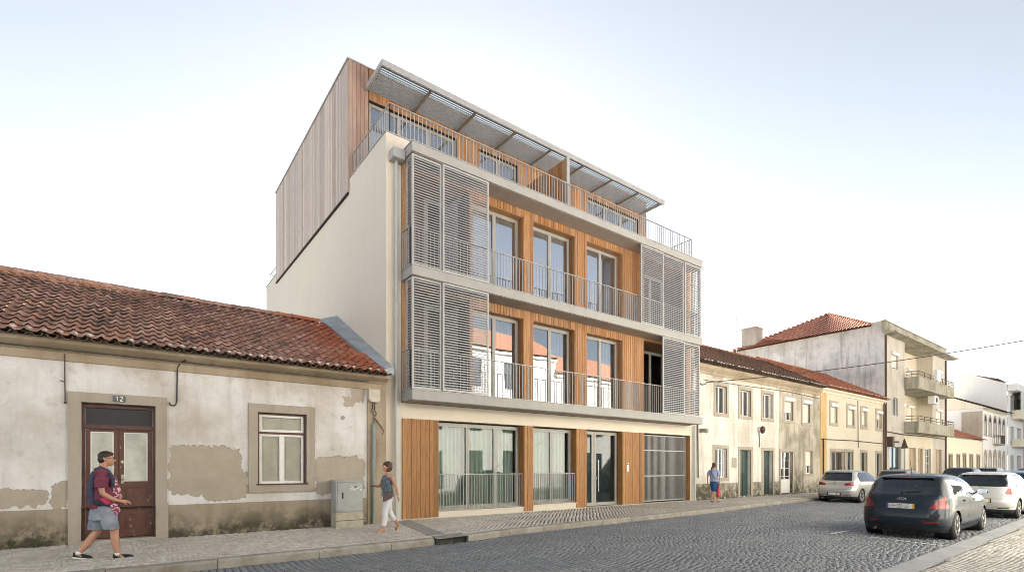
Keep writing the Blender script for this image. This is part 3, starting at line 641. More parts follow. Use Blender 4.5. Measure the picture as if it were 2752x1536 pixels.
# ================================================================ the old single storey house
YO = 13.02
def old_house():
    B = thing('old_house', 'old single storey white house with peeling walls, clay tile roof and brown double door', 'house', (1.0, YO, 0))
    D = (-.75, .44, .04, 2.76); W = (2.38, 3.47, 1.09, 2.77)
    mb = MB(); wall(mb, -9, 5.5, .69, 3.53, YO, [(D[0], D[1], .69, D[3]), W], .17)
    mb.quad((5.5, YO, -.3), (5.5, 20, -.3), (5.5, 20, 3.9), (5.5, YO, 3.9)); mb.quad((-9, YO, -.3), (-9, YO, 3.9), (-9, 20, 3.9), (-9, 20, -.3))
    mb.build('wall', M['old_wall'], B)
    mb = MB(); wall(mb, -9, 5.5, -.3, .69, YO - .03, [(D[0], D[1], -.3, .69, .22)], .03)
    mb.quad((-9, YO - .03, .69), (5.5, YO - .03, .69), (5.5, YO + .02, .69), (-9, YO + .02, .69)); mb.build('plinth', M['old_plinth'], B)
    mb = MB()
    prof = [(0, 3.53), (-.035, 3.53), (-.035, 3.68), (-.06, 3.70), (-.09, 3.74), (-.20, 3.80), (-.24, 3.83), (-.24, 3.89), (-.1, 3.9), (0, 3.9)]
    mb.rings([[(x, YO + a, b) for a, b in prof] for x in (-9, 5.52)]); mb.build('cornice', M['cornice'], B)
    mb = MB(); mb.box(5.0, 5.51, YO - .045, YO + .02, -.3, 3.52); mb.build('corner_pilaster', M['cornice'], B)
    # roof
    yE, zE, yR, zR = 12.62, 3.93, 17.2, 6.2
    mb = MB(); tiles(mb, -9, 5.36, yE, zE, yR, zR, .212, .33, .055, clip=lambda x, t: x < 5.36 - .3 * t ** .6 + .05)
    rf = mb.build('roof', M['tile_old'], B)
    mb = MB(); mb.prism([(-9, yE + .1, zE + .02), (-9, yR, zR - .03), (-9, 21.8, zE)], (14.45, 0, 0)); mb.build('roof_deck', M['cornice'], rf)
    mb = MB(); ridge(mb, -9, 5.0, yR, zR + .04); mb.build('ridge_tiles', M['tile_old'], rf)
    mb = MB(); mm = MB(); eave(mb, mm, -9, 5.45, 12.66, 3.945, .212); mb.add(mm.v, mm.f, 1); mb.build('eave_tiles', [M['tile_dark'], M['mortar']], rf)
    mb = MB(); n = 24; ra = []; rb = []
    for i in range(n + 1):
        t = i / n; yy = yE + .15 + t * (yR + .3 - yE - .15); zz = zE + (yy - yE) * (zR - zE) / (yR - yE) + .03
        xi = 5.42 - .3 * t ** .6 + .03 * mn.noise(Vector((0, yy * 2, 0))); ra.append([(xi - .02, yy, zz - .1), (xi, yy, zz + .06), (5.655, yy, zz + .10 + .16 * t), (5.655, yy, zz - .1)])
    mb.rings(ra); mb.build('roof_fillet', M['flash'], rf, smooth=False)
    # door
    mb = MB(); surround(mb, D[0], D[1], .75, D[3], YO, .195, .04, False); mb.box(D[0] - .195, D[0], YO - .06, YO + .02, -.1, .75); mb.box(D[1], D[1] + .22, YO - .06, YO + .02, -.1, .75)
    mb.box(D[0] - .1, D[1] + .1, YO - .1, YO + .3, -.2, .05); mb.build('door_surround', M['stone'], B)
    y = YO + .13; mb = MB()
    mb.box(-.75, -.70, y - .02, y + .06, .05, 2.76); mb.box(.39, .44, y - .02, y + .06, .05, 2.76); mb.box(-.70, .39, y - .02, y + .06, 2.68, 2.76); mb.box(-.70, .39, y - .035, y + .06, 2.26, 2.34)
    dr = mb.build('door', M['brown_paint'], B)
    mb = MB(); mb.box(-.69, .38, y + .03, y + .04, 2.34, 2.68); mb.build('fanlight', simple('dusty_black_glass', (.018, .02, .024), .45), dr)
    MB().box(-.7, .39, y + .07, y + .3, .05, 2.7).build('dark_hall', M['dark'], dr)
    for k, (a, b) in enumerate(((-.695, -.175), (-.165, .385))):
        mb = MB(); gx0, gx1 = a + .085, b - .085
        mb.box(a, b, y + .02, y + .05, .07, 2.255)
        for (c, d, e, f) in ((a, gx0, .07, 2.255), (gx1, b, .07, 2.255)): mb.box(c, d, y, y + .02, e, f)
        for (e, f) in ((.07, .2), (.52, .62), (1.08, 1.2), (2.19, 2.255)): mb.box(gx0, gx1, y, y + .0195, e, f)
        for (e, f) in ((.25, .47), (.67, 1.03)): mb.prism([(gx0 + .04, y + .019, e), (gx1 - .04, y + .019, e), (gx1 - .04, y + .019, f), (gx0 + .04, y + .019, f)], (0, -.012, 0))
        lf = mb.build('door_leaf', M['brown_worn'], dr)
        mb = MB(); mb.box(gx0 + .005, gx1 - .005, y + .004, y + .016, 1.2, 2.185)
        for zz in (1.5, 1.82): mb.box(gx0 + .012, gx1 - .012, y + .001, y + .004, zz, zz + .012)
        mb.build('door_panel', simple('grimy_whitewashed_glass', (.50, .50, .44), .55, 0, .22, 3), lf)
        mb = MB()
        for (c, d, e, f) in ((gx0 - .006, gx0 + .012, 1.2, 2.2), (gx1 - .012, gx1 + .006, 1.2, 2.2), (gx0 + .012, gx1 - .012, 2.182, 2.2)): mb.box(c, d, y - .004, y + .014, e, f)
        mb.build('glazing_bead', M['white_paint'], lf)
    mb = MB(); mb.tube([(-.11, y, 1.6), (-.11, y - .03, 1.6)], .032, 14); mb.box(-.135, -.085, y - .012, y, 1.16, 1.34); mb.tube([(-.11, y - .01, 1.26), (-.11, y - .06, 1.26)], .014, 8); mb.ball((-.11, y - .07, 1.26), .026)
    mb.build('handle', simple('worn_brass', (.55, .50, .38), .35, .7), dr)
    # number plate 12
    mb = MB(); mb.box(-.26, -.06, YO - .06, YO - .038, 2.80, 2.925); pl = mb.build('number_plate', M['plate_blue'], B)
    def digit(segs):
        mb = MB()
        for p, q in segs: mb.bar((p[0], YO - .062, p[1]), (q[0], YO - .062, q[1]), .004, .0145)
        return mb
    x, z = -.19, 2.865
    d1 = [((x, z - .045), (x, z + .045)), ((x, z + .045), (x - .022, z + .025))]
    x = -.125; d2 = [((x - .024, z + .022), (x - .018, z + .04)), ((x - .018, z + .04), (x + .012, z + .044)), ((x + .012, z + .044), (x + .025, z + .024)), ((x + .025, z + .024), (x - .024, z - .043)), ((x - .026, z - .043), (x + .028, z - .043))]
    digit(d1 + d2).build('numerals', M['white_paint'], pl)
    # window
    mb = MB(); surround(mb, W[0], W[1], W[2], W[3], YO, .19, .04, True); mb.build('window_surround', M['stone'], B)
    y = YO + .06; mb = MB(); x0, x1, z0, z1 = W
    for a, b, c, d in ((x0, x0 + .05, z0, z1), (x1 - .05, x1, z0, z1), (x0 + .05, x1 - .05, z1 - .05, z1), (x0 + .05, x1 - .05, 2.27, 2.32)): mb.box(a, b, y, y + .1, c, d)
    mb.box(x0 - .03, x1 + .03, YO - .06, y + .1, z0 - .02, z0 + .012); wf = mb.build('window', M['brown_paint'], B)
    for (a, b, c, d) in ((x0 + .05, x1 - .05, 2.32, z1 - .05), (x0 + .05, 2.925, z0 + .012, 2.27), (2.925, x1 - .05, z0 + .012, 2.27)):
        mb = MB(); t = .055; yy = y + .02
        mb.box(a, a + t, yy, yy + .04, c, d); mb.box(b - t, b, yy, yy + .04, c, d); mb.box(a + t, b - t, yy, yy + .04, d - t, d); mb.box(a + t, b - t, yy, yy + .04, c, c + t)
        mb.build('sash', M['white_paint'], wf)
        MB().quad((a + t, yy + .02, c + t), (b - t, yy + .02, c + t), (b - t, yy + .02, d - t), (a + t, yy + .02, d - t)).build('pane', M['glass_old'], wf)
    mb = MB()
    for a, b in ((x0 + .05, 2.922), (2.928, x1 - .05)):
        mb.box(a, b, y + .085, y + .1, z0, z1 - .05)
        for c, d in ((z0 + .1, 1.72), (1.8, 2.18), (2.38, 2.66)): mb.box(a + .1, b - .1, y + .075, y + .085, c, d)
    mb.build('shutter', M['shutter_cr'], wf)
    # fittings
    mb = MB(); mb.prism([(4.99, YO - .045, 3.52), (5.29, YO - .045, 3.52), (5.29, YO - .045, 3.26), (5.24, YO - .045, 3.19), (5.04, YO - .045, 3.19), (4.99, YO - .045, 3.26)], (0, -.13, 0)); mb.build('meter_box', simple('yellowed_box', (.50, .46, .37), .5, 0, .12, 7), B)
    mb = MB(); mb.tube([(5.14, YO - .1, 2.62), (5.14, YO - .1, -.05)], .045, 12)
    for z in (.9, 1.3, 1.75, 2.1): mb.tube([(5.14, YO - .1, z), (5.14, YO - .1, z + .03)], .052, 12)
    mb.build('downpipe', M['pipe'], B)
    mb = MB()
    for pts in (([5.10, 3.2], [5.12, 3.05], [5.08, 2.95], [5.15, 2.88], [5.15, 2.6]), ([5.18, 3.2], [5.16, 2.98], [5.22, 2.9], [5.17, 2.82]), ([5.15, 2.8], [5.3, 2.62], [5.42, 2.45], [5.38, 2.35])):
        mb.tube([(a, YO - .09, b) for a, b in pts], .013, 6)
    mb.build('cable', M['cable'], B)
    mb = MB(); mb.tube([(-.99, YO - .05, 3.66), (-.99, YO - .03, 3.1), (-.985, YO - .03, 2.74)], .011, 6); mb.tube([(-.985, YO - .03, 3.12), (-1.06, YO - .03, 3.15)], .009, 6); mb.ball((-.985, YO - .03, 2.73), .022); mb.build('cable', M['rust'], B)
    mb = MB(); mb.tube([(.96, YO - .2, 3.76), (.88, YO - .05, 3.72), (.82, YO - .03, 3.6), (.81, YO - .03, 2.9), (.79, YO - .04, 2.82), (.74, YO - .04, 2.79), (.69, YO - .04, 2.81), (.68, YO - .04, 2.86)], .014, 7); mb.build('cable', M['cable'], B)
    mb = MB(); mb.tube([(4.36, YO - .02, 2.75), (4.36, YO + .01, 2.75)], .05, 16); mb.tube([(4.36, YO - .03, 2.75), (4.36, YO + .01, 2.75)], .03, 12); mb.build('vent', simple('tin_vent', (.22, .21, .2), .4, .6), B)
    mb = MB(); mb.bar((-9, YO - .1, 3.735), (5.0, YO - .1, 3.72), .02, .02); mb.build('cable', M['cable'], B)
old_house()

def cabinet():
    B = thing('utility_cabinet', 'grey street cabinet on a beige concrete base against the old house wall', 'utility cabinet', (4.4, 12.75, 0))
    mb = MB(); mb.box(4.02, 4.71, 12.52, 12.9, -.05, .38); mb.build('base', M['beige_grc'], B)
    mb = MB(); mb.box(4.03, 4.70, 12.53, 12.9, .385, 1.13); mb.box(4.0, 4.73, 12.49, 12.92, 1.13, 1.17); b = mb.build('body', M['cabinet'], B)
    mb = MB(); mb.box(4.07, 4.69, 12.515, 12.53, .41, 1.11); d = mb.build('door', M['cabinet'], B)
    mb = MB(); mb.box(4.17, 4.205, 12.505, 12.515, .72, .87); mb.build('handle', M['dark'], d)
    mb = MB(); mb.box(4.02, 4.71, 12.516, 12.519, .17, .185); mb.build('base_joint', M['joint'], B)
    random.seed(3); mb = MB()
    for i in range(26):
        x = random.gauss(4.5, .07); z = random.gauss(.98, .03); mb.box(x, x + random.uniform(.01, .05), 12.5128, 12.5149, z, z + random.uniform(.006, .03))
    mb.build('torn_sticker', M['white_paint'], d)
cabinet()

# ================================================================ houses to the right
def opening(B, kind, x0, x1, z0, z1, y, col=None):
    if kind == 'sash':
        w = old_sash(B, x0, x1, z0, z1, y + .14, 2, g='glass', back='shutter_cr' if z0 < 2 else None, bars=0 if z0 > 2 else 1)
        if z0 > 2: room(B, x0, x1, z0, z1, y + .3, 1.5)
    elif kind == 'roller':
        w = old_sash(B, x0, x1, z0, z1, y + .14, 2, g='glass', back=None); room(B, x0, x1, z0, z1, y + .3, 1.)
        k = col or 0; zz = z0 + (z1 - z0) * k; mb = MB(); n = int((z1 - zz) / .055)
        for i in range(n): mb.box(x0 + .02, x1 - .02, y + .09, y + .105, z1 - (i + 1) * .055 + .006, z1 - i * .055)
        mb.box(x0 + .02, x1 - .02, y + .1, y + .112, zz, z1); mb.build('roller_shutter', M['roller'], w)
        if kind == 'roller' and z0 > 2:
            mb = MB(); mb.rings([[(x, y - .02 - .12 * math.sin(a), z1 - .08 + .12 * math.cos(a)) for a in [PI * q / 8 for q in range(9)]] for x in (x0 - .05, x1 + .05)]); mb.build('shutter_box', M['white_paint'], w)
    elif kind == 'door':
        mb = MB(); mb.box(x0, x1, y + .16, y + .2, z0, z1); a = (x0 + x1) / 2
        for c, d in ((x0 + .08, a - .05), (a + .05, x1 - .08)):
            for e, f in ((.1, .38), (.43, .9)):
                mb.prism([(c, y + .16, z0 + (z1 - z0) * e), (d, y + .16, z0 + (z1 - z0) * e), (d, y + .16, z0 + (z1 - z0) * f), (c, y + .16, z0 + (z1 - z0) * f)], (0, -.015, 0))
        mb.box(a - .015, a + .015, y + .14, y + .16, z0, z1)
        w = mb.build('door', M[col or 'green_door'], B); mb = MB(); mb.ball((a + .07, y + .12, z0 + 1.05), .03); mb.build('handle', M['alloy'], w)
    elif kind == 'glazed':
        w = old_sash(B, x0, x1, z0 + .0, z1, y + .14, 2, back=None, name='door', g='glass', bars=4); room(B, x0, x1, z0, z1, y + .3, 1.5)
        mb = MB(); mb.box(x0 + .05, x1 - .05, y + .13, y + .19, z0, z0 + .75); mb.build('door_panel', M['white_paint'], w)
    elif kind == 'shop':
        w = old_sash(B, x0, x1, z0, z1, y + .14, 2, mat=col or 'wood_door', back=None, name='shop_front', g='glass'); room(B, x0, x1, z0, z1, y + .3, 2)
    return w
def facade(B, wm, x0, x1, z0, z1, y, ops, trim='stone', t=.16, depth=.2, name='wall'):
    H = [(o[1], o[2], o[3], o[4]) for o in ops]; mb = MB(); wall(mb, x0, x1, z0, z1, y, H, depth); w = mb.build(name, M[wm], B)
    for o in ops:
        if trim:
            mb = MB(); surround(mb, o[1], o[2], o[3], o[4], y, t, .03, o[3] > .5); mb.build('surround', M[trim], B)
        opening(B, o[0], *o[1:5], y, o[5] if len(o) > 5 else None)
    return w
YH = 13.4
def right_houses():
    # -- white townhouse
    B = thing('townhouse', 'two storey cream white townhouse with stained walls, dark mossy roof and two dark green doors', 'house', (26.6, YH, 0))
    facade(B, 'h2_wall', 20.21, 28.0, -.3, 5.75, YH, [('sash', 21.93, 22.86, 4.02, 5.30), ('sash', 24.08, 25.06, 4.02, 5.30), ('sash', 26.25, 27.26, 4.02, 5.31),
        ('sash', 21.85, 22.86, .98, 2.36), ('door', 24.05, 25.08, .06, 2.33), ('door', 26.33, 27.3, .06, 2.33)])
    facade(B, 'h2_dirty', 28.0, 33.04, -.3, 5.75, YH, [('roller', 28.58, 29.58, 4.05, 5.28, .35), ('roller', 30.75, 31.68, 4.02, 5.30, 0.), ('glazed', 28.2, 29.55, .06, 2.32), ('roller', 31.08, 32.0, 1.1, 2.4, .35)])
    mb = MB(); mb.quad((20.21, YH, -.3), (20.21, YH, 6.1), (20.21, 21, 6.1), (20.21, 21, -.3)); mb.build('side_wall', M['h2_wall'], B)
    mb = MB(); mb.rings([[(x, YH + a, b) for a, b in [(0, 5.74), (-.04, 5.74), (-.05, 5.86), (-.16, 6.0), (-.2, 6.14), (0, 6.16)]] for x in (20.21, 33.04)]); mb.build('cornice', M['cornice'], B)
    mb = MB(); wall(mb, 20.22, 33.03, -.3, .72, YH - .02, [(a, b, -.3, .72) for a, b in ((23.85, 25.28), (26.1, 27.5), (28.0, 29.75))], .02); mb.build('plinth', M['h2_dirty'], B)
    mb = MB(); tiles(mb, 20.21, 33.04, 13.08, 6.22, 17.2, 8.5, .25, .4, .06); rf = mb.build('roof', M['tile_dark'], B)
    mb = MB(); mb.prism([(20.21, 13.2, 6.2), (20.21, 17.2, 8.45), (20.21, 21.2, 6.2)], (12.83, 0, 0)); mb.build('roof_deck', M['cornice'], rf)
    mb = MB(); ridge(mb, 20.21, 33.04, 17.2, 8.52); mb.build('ridge_tiles', M['tile_red'], rf)
    mb = MB(); mm = MB(); eave(mb, mm, 20.21, 33.04, 13.1, 6.24, .25, .09); mb.add(mm.v, mm.f, 1); mb.build('eave_tiles', [M['tile_dark'], M['mortar']], rf)
    mb = MB(); mb.tube([(30.65, 17.3, 8.4), (30.65, 17.3, 10.95)], .025, 6); mb.bar((30.45, 17.3, 10.8), (30.85, 17.3, 10.8), .02, .02); mb.bar((30.5, 17.3, 10.5), (30.8, 17.3, 10.5), .02, .02); mb.build('antenna', M['antenna'], rf)
    mb = MB(); mb.ball((25.85, YH - .22, 3.38), .13, .13, .2, 10); mb.bar((25.85, YH, 3.5), (25.85, YH - .2, 3.5), .03, .03); mb.build('wall_lamp', M['rust'], B)
    mb = MB(); mb.tube([(25.85, YH - .03, 3.3), (25.9, YH - .03, 2.9), (25.88, YH - .03, 2.5)], .018, 5); mb.build('cable', M['cable'], B)
    mb = MB(); mb.tube([(20.42, YH - .06, 6.0), (20.45, YH - .06, 5.0), (20.4, YH - .06, 4.2), (20.44, YH - .06, 1.0)], .03, 6)
    mb.tube([(20.42, YH - .06, 5.3), (20.8, YH - .05, 5.2), (21.1, YH - .05, 5.3)], .02, 5); mb.tube([(20.9, YH - .04, 5.45), (24, YH - .04, 5.5), (29, YH - .04, 5.62), (33, YH - .04, 5.55)], .014, 5); mb.build('cable', M['cable'], B)
    mb = MB(); mb.box(20.62, 20.78, YH - .28, YH - .0, 3.05, 3.22); mb.ball((20.7, YH - .3, 3.1), .1); mb.build('wall_lamp', M['concrete'], B)
    mb = MB(); mb.box(23.32, 23.72, YH - .03, YH, 1.45, 1.95); mb.build('meter_door', M['stone'], B)
    # -- yellow house
    B = thing('yellow_house', 'two storey pale yellow house with small roller shuttered windows and a red tile roof', 'house', (38.3, YH, 0))
    facade(B, 'yellow', 33.9, 43.59, -.3, 6.0, YH, [('roller', 34.5, 35.4, 4.2, 5.4, 0.), ('roller', 37.1, 38.1, 4.2, 5.4, 0.), ('roller', 39.4, 40.2, 4.2, 5.42, .1), ('roller', 42.1, 43.0, 4.2, 5.42, .55),
        ('shop', 34.6, 36.6, .06, 2.45), ('shop', 37.0, 37.9, .06, 2.45, 'blue_door'), ('shop', 39.3, 40.25, .06, 2.45, 'green_door'), ('shop', 42.1, 43.0, .06, 2.45, 'blue_door')], t=.18)
    mb = MB(); mb.box(33.05, 33.9, YH - .03, YH + .05, -.3, 6.0); mb.build('pilaster', M['yellow_dark'], B)
    mb = MB(); mb.rings([[(x, YH + a, b) for a, b in [(0, 5.95), (-.06, 5.95), (-.08, 6.05), (-.2, 6.15), (-.2, 6.24), (0, 6.25)]] for x in (33.05, 43.59)]); mb.build('cornice', M['palecream'], B)
    mb = MB(); tiles(mb, 33.05, 43.59, 13.05, 6.3, 17.2, 8.6, .25, .4, .06); rf = mb.build('roof', M['tile_red'], B)
    mb = MB(); mb.prism([(33.05, 13.2, 6.28), (33.05, 17.2, 8.55), (33.05, 21.2, 6.28)], (10.54, 0, 0)); mb.build('roof_deck', M['cornice'], rf)
    mb = MB(); ridge(mb, 33.05, 43.59, 17.2, 8.62); mb.build('ridge_tiles', M['tile_red'], rf)
    mb = MB(); mm = MB(); eave(mb, mm, 33.05, 43.59, 13.07, 6.32, .25, .09); mb.add(mm.v, mm.f, 1); mb.build('eave_tiles', [M['tile_red'], M['mortar']], rf)
    mb = MB(); mb.tube([(33.1, YH - .06, 3.15), (38, YH - .05, 3.2), (43.5, YH - .06, 3.15)], .025, 5); mb.tube([(33.35, YH - .08, 3.2), (33.35, YH - .08, 0)], .04, 6); mb.tube([(38.7, YH - .04, 5.9), (38.75, YH - .04, 2.75)], .02, 5); mb.build('cable', M['cable'], B)
    mb = MB(); mb.tube([(43.3, YH - .09, 6.1), (43.3, YH - .09, 0)], .05, 8); mb.build('downpipe', M['rust'], B)
    # -- grey apartment block
    X0, X1 = 43.6, 58.7
    B = thing('grey_apartment_block', 'three storey grey apartment block with two long concrete balconies and a blank streaked side wall', 'building', (51, YH, 0))
    mb = MB(); mb.add([(X0, YH, -.3), (X0, 24.6, -.3), (X0, 24.6, 11.8), (X0, 14.2, 11.8), (X0, 14.2, 12.05), (X0, YH, 12.05)], [(0, 5, 4, 3, 2, 1)]); mb.build('side_wall', M['g3_side'], B); mb = MB(); mb.quad((X1, YH, -.3), (X1, 24.6, -.3), (X1, 24.6, 11.8), (X1, YH, 11.8)); mb.build('side_wall', M['g3_side'], B)
    yr = YH + 1.1
    facade(B, 'g3_front', X0, 47.95, -.3, 11.2, YH, [('roller', 45.1, 46.45, 8.8, 10.0, 0.1), ('sash', 45.2, 46.5, 5.3, 6.65), ('shop', 44.7, 47.1, .06, 3.0, 'blue_door')], trim=None)
    facade(B, 'g3_front', 55.0, X1, -.3, 11.2, YH, [('roller', 56.0, 57.5, 7.7, 9.9, .1), ('roller', 56.0, 57.6, 4.6, 6.5, 0.), ('door', 55.8, 57.6, .06, 3.0, 'wood_door')], trim=None)
    facade(B, 'g3_yellow', 47.95, 55.0, 4.4, 11.2, yr, [('roller', 48.9, 50.0, 7.6, 9.8, 0.), ('roller', 50.8, 51.5, 8.3, 9.8, 0.), ('roller', 52.5, 53.8, 7.6, 9.8, 0.1), ('roller', 48.9, 50.1, 4.6, 6.7, .3), ('roller', 51.0, 51.8, 5.2, 6.7, 0.), ('roller', 52.5, 53.9, 4.6, 6.7, .2)], trim=None)
    facade(B, 'g3_yellow', 47.95, 55.0, -.3, 4.4, YH, [('door', 48.9, 50.7, .06, 3.0, 'wood_door'), ('door', 51.2, 52.4, .06, 3.0, 'wood_door'), ('glazed', 53.0, 54.6, .06, 3.0)], trim=None)
    mb = MB(); mb.quad((47.95, YH, 4.4), (47.95, yr, 4.4), (47.95, yr, 11.2), (47.95, YH, 11.2)); mb.build('recess_wall', M['g3_yellow'], B); mb = MB(); mb.quad((55., YH, 4.4), (55., yr, 4.4), (55., yr, 11.2), (55., YH, 11.2)); mb.build('recess_wall', M['g3_yellow'], B)
    mb = MB(); mb.box(X0 - .1, X1 + .9, YH - .75, YH - .02, 11.08, 11.2); mb.box(47.95, 55, YH, yr + .1, 11.06, 11.19); mb.build('roof_slab', M['concrete'], B)
    mb = MB(); mb.box(X0 - .012, X1, YH - .05, YH + .15, 11.2, 12.0); mb.box(X0 - .05, X1 + .05, YH - .1, YH + .2, 12.0, 12.08); mb.build('parapet', M['concrete'], B)
    for zb, zt in ((7.45, 8.35), (4.1, 4.95)):
        mb = MB(); mb.box(47.8, 57.4, YH - .9, yr - .01 if zb > 5 else YH - .01, zb, zb + .14)
        mb.box(47.8, 57.4, YH - .92, YH - .8, zb + .14, zt); mb.box(47.8, 47.92, YH - .8, YH, zb + .14, zt); mb.box(57.28, 57.4, YH - .8, YH, zb + .14, zt); bl = mb.build('balcony', M['concrete'], B)
        mb = MB()
        for z in (zt + .2, zt + .42): mb.tube([(47.86, YH - .1, z), (47.86, YH - .86, z), (57.34, YH - .86, z), (57.34, YH - .1, z)], .022, 6)
        for x in (47.86, 49.4, 51, 52.6, 54.2, 55.8, 57.34): mb.tube([(x, YH - .86, zt), (x, YH - .86, zt + .42)], .02, 6)
        mb.build('railing', M['rust'], bl)
    mb = MB(); mb.box(53.5, 54.6, YH - .5, YH - .05, 6.75, 7.4); ac = mb.build('air_conditioner', M['white_paint'], B); mb = MB(); mb.tube([(54.1, YH - .51, 7.07), (54.1, YH - .5, 7.07)], .24, 14); mb.build('fan_grille', M['dark'], ac)
    mb = MB(); mb.box(51.6, 52.4, YH - 1.15, YH - .93, 8.35, 9.2); mb.build('air_conditioner', M['white_paint'], B)
    mb = MB(); ax, ay, az = 51.1, 19., 14.2
    e = .3; c4 = [(X0 - .2, 14.2, 11.8), (X1 + e, 14.2, 11.8), (X1 + e, 24.9, 11.8), (X0 - .2, 24.9, 11.8)]
    r1 = (49.7, 19.5, 14.95); r2 = (54.0, 19.5, 14.95)
    deck = MB(); deck.add(c4 + [r1, r2], [(0, 1, 5, 4), (1, 2, 5), (2, 3, 4, 5), (3, 0, 4), (0, 3, 2, 1)])
    def slope(p0, p1, q0, q1, nc, nr):
        p0, p1, q0, q1 = map(Vector, (p0, p1, q0, q1)); nrm = (p1 - p0).cross(q0 - p0).normalized()
        if nrm.z < 0: nrm = -nrm
        for j in range(nr):
            a0, a1 = p0.lerp(q0, j / nr), p1.lerp(q1, j / nr); b0, b1 = p0.lerp(q0, (j + 1) / nr), p1.lerp(q1, (j + 1) / nr)
            k = max(1, round(nc * (a1 - a0).length / (p1 - p0).length))
            for i in range(k):
                pr = []
                for (s0, s1, up) in ((a0, a1, .07), (b0, b1, .03)):
                    pr.append([s0.lerp(s1, (i + u) / k) + nrm * (up + h) for u, h in ((0, 0), (.3, 0), (.5, .07), (.8, .06), (1, 0))])
                mb.rings(pr, cap=False, closed=False)
    slope(c4[3], c4[0], r1, r1, 40, 20); slope(c4[0], c4[1], r1, r2, 54, 20)
    rf = mb.build('roof', M['tile_red'], B); deck.build('roof_deck', M['tile_dark'], rf)
    hp = MB()
    for p, q in ((c4[0], r1), (c4[3], r1), (r1, r2)):
        p, q = Vector(p), Vector(q); k = int((q - p).length / .42)
        for i in range(k): hp.ball(p.lerp(q, (i + .5) / k) + Vector((0, 0, .1)), .22, .16, .13, 6)
    hp.build('hip_tiles', M['tile_red'], rf)
    mb = MB(); mb.box(44.0, 45.2, 23.05, 24.35, 11.7, 13.7); mb.box(43.95, 45.25, 23.0, 24.4, 13.7, 13.82); mb.build('chimney', M['g3_side'], rf)
    mb = MB(); mb.tube([(X0 + .12, YH - .08, 11), (X0 + .12, YH - .08, 0)], .06, 8); mb.tube([(X1 - .1, YH - .08, 11), (X1 - .1, YH - .08, 0)], .06, 8); mb.tube([(X0 + .2, YH - .06, 4.05), (47.9, YH - .06, 3.95), (53, YH - .08, 4.0), (58.5, YH - .06, 3.95)], .035, 5); mb.build('downpipe', M['rust'], B)
    mb = MB(); mb.box(44.15, 44.55, YH - .35, YH, 2.95, 3.7); mb.bar((44.3, YH - .1, 3.3), (44.9, YH - .5, 3.3), .12, .12); mb.build('wall_lamp', M['rust'], B)
    # -- low white house
    B = thing('low_house', 'low single storey whitewashed house with an orange roof and a row of five doors', 'house', (65.4, YH, 0))
    facade(B, 'palecream', 58.71, 72.2, -.3, 4.2, YH, [('shop', 59.7, 60.9, .06, 2.6), ('shop', 62.4, 63.4, .06, 2.6), ('shop', 64.6, 65.6, .06, 2.7, 'green_door'), ('shop', 67.0, 68.2, .06, 2.65), ('shop', 69.8, 71.0, .06, 2.65)], t=.15)
    mb = MB(); tiles(mb, 58.71, 72.2, 13.05, 4.25, 16.6, 5.95, .3, .45, .06); rf = mb.build('roof', M['tile_red'], B); mb = MB(); mb.prism([(58.71, 13.2, 4.2), (58.71, 16.6, 5.9), (58.71, 20, 4.2)], (13.4, 0, 0)); mb.build('roof_deck', M['mortar'], rf)
    # -- arched house
    B = thing('arched_house', 'two storey white house with arched windows and brown tiled eaves', 'house', (78, YH, 0))
    ups = [(72.9, 73.9), (75.0, 76.0), (77.2, 78.4), (79.5, 80.6), (81.7, 82.7)]
    mb = MB(); wall(mb, 72.3, 84.4, -.3, 7.45, YH, [(a, b, 4.75 if i != 2 else 4.0, 6.4) for i, (a, b) in enumerate(ups)] + [(a, b, .1, 2.6) for a, b in ups], .25); mb.quad((72.3, YH, -.3), (72.3, YH, 7.7), (72.3, 22, 7.7), (72.3, 22, -.3)); mb.build('wall', M['white'], B)
    for (a, b) in ups:
        for z0, z1 in ((4.75, 6.4), (.1, 2.6)):
            c = (a + b) / 2; r = (b - a) / 2
            mb = MB(); pts = [(c + math.cos(t) * r, z1 + math.sin(t) * r * 1.1) for t in [PI * i / 10 for i in range(11)]]
            mb.rings([[(c + math.cos(t) * q, YH - .04, z1 + math.sin(t) * q * 1.1) for t in [PI * i / 10 for i in range(11)]] for q in (r, r + .2)], cap=False, closed=False); mb.box(a - .18, a, YH - .04, YH, z0, z1); mb.box(b, b + .18, YH - .04, YH, z0, z1)
            w = mb.build('window', M['stone'], B); mb = MB(); mb.prism([(x, YH - .008, z) for x, z in pts], (0, .004, 0)); mb.box(a, b, YH + .15, YH + .17, z0, z1); mb.build('pane', M['wood_door'] if z0 < 1 else M['dark'], w)
    mb = MB(); mb.box(72.28, 74.0, YH - .03, YH, 3, 7.4) if False else mb.box(72.27, 72.3, YH, YH + 1.7, -.2, 7.4); mb.build('corner_panel', M['stone'], B)
    mb = MB(); mb.box(76.8, 78.9, YH - .7, YH, 3.9, 4.02); mb.build('balcony', M['concrete'], B); rail(B, [(76.85, YH), (76.85, YH - .65), (78.85, YH - .65), (78.85, YH)], 4.02, 4.95, .15, .03, .04, mat='rust')
    mb = MB(); tiles(mb, 72.0, 84.6, 12.9, 7.75, 17.5, 9.8, .35, .5, .07); rf = mb.build('roof', M['tile_dark'], B); mb = MB(); mb.prism([(72.1, 13.0, 7.7), (72.1, 17.5, 9.75), (72.1, 22, 7.7)], (12.4, 0, 0)); mb.build('roof_deck', M['palecream'], rf)
    # -- white block and beyond
    B = thing('white_apartment_block', 'tall white apartment block with a blank side wall and glazed balconies beyond the arched house', 'building', (88, YH, 0))
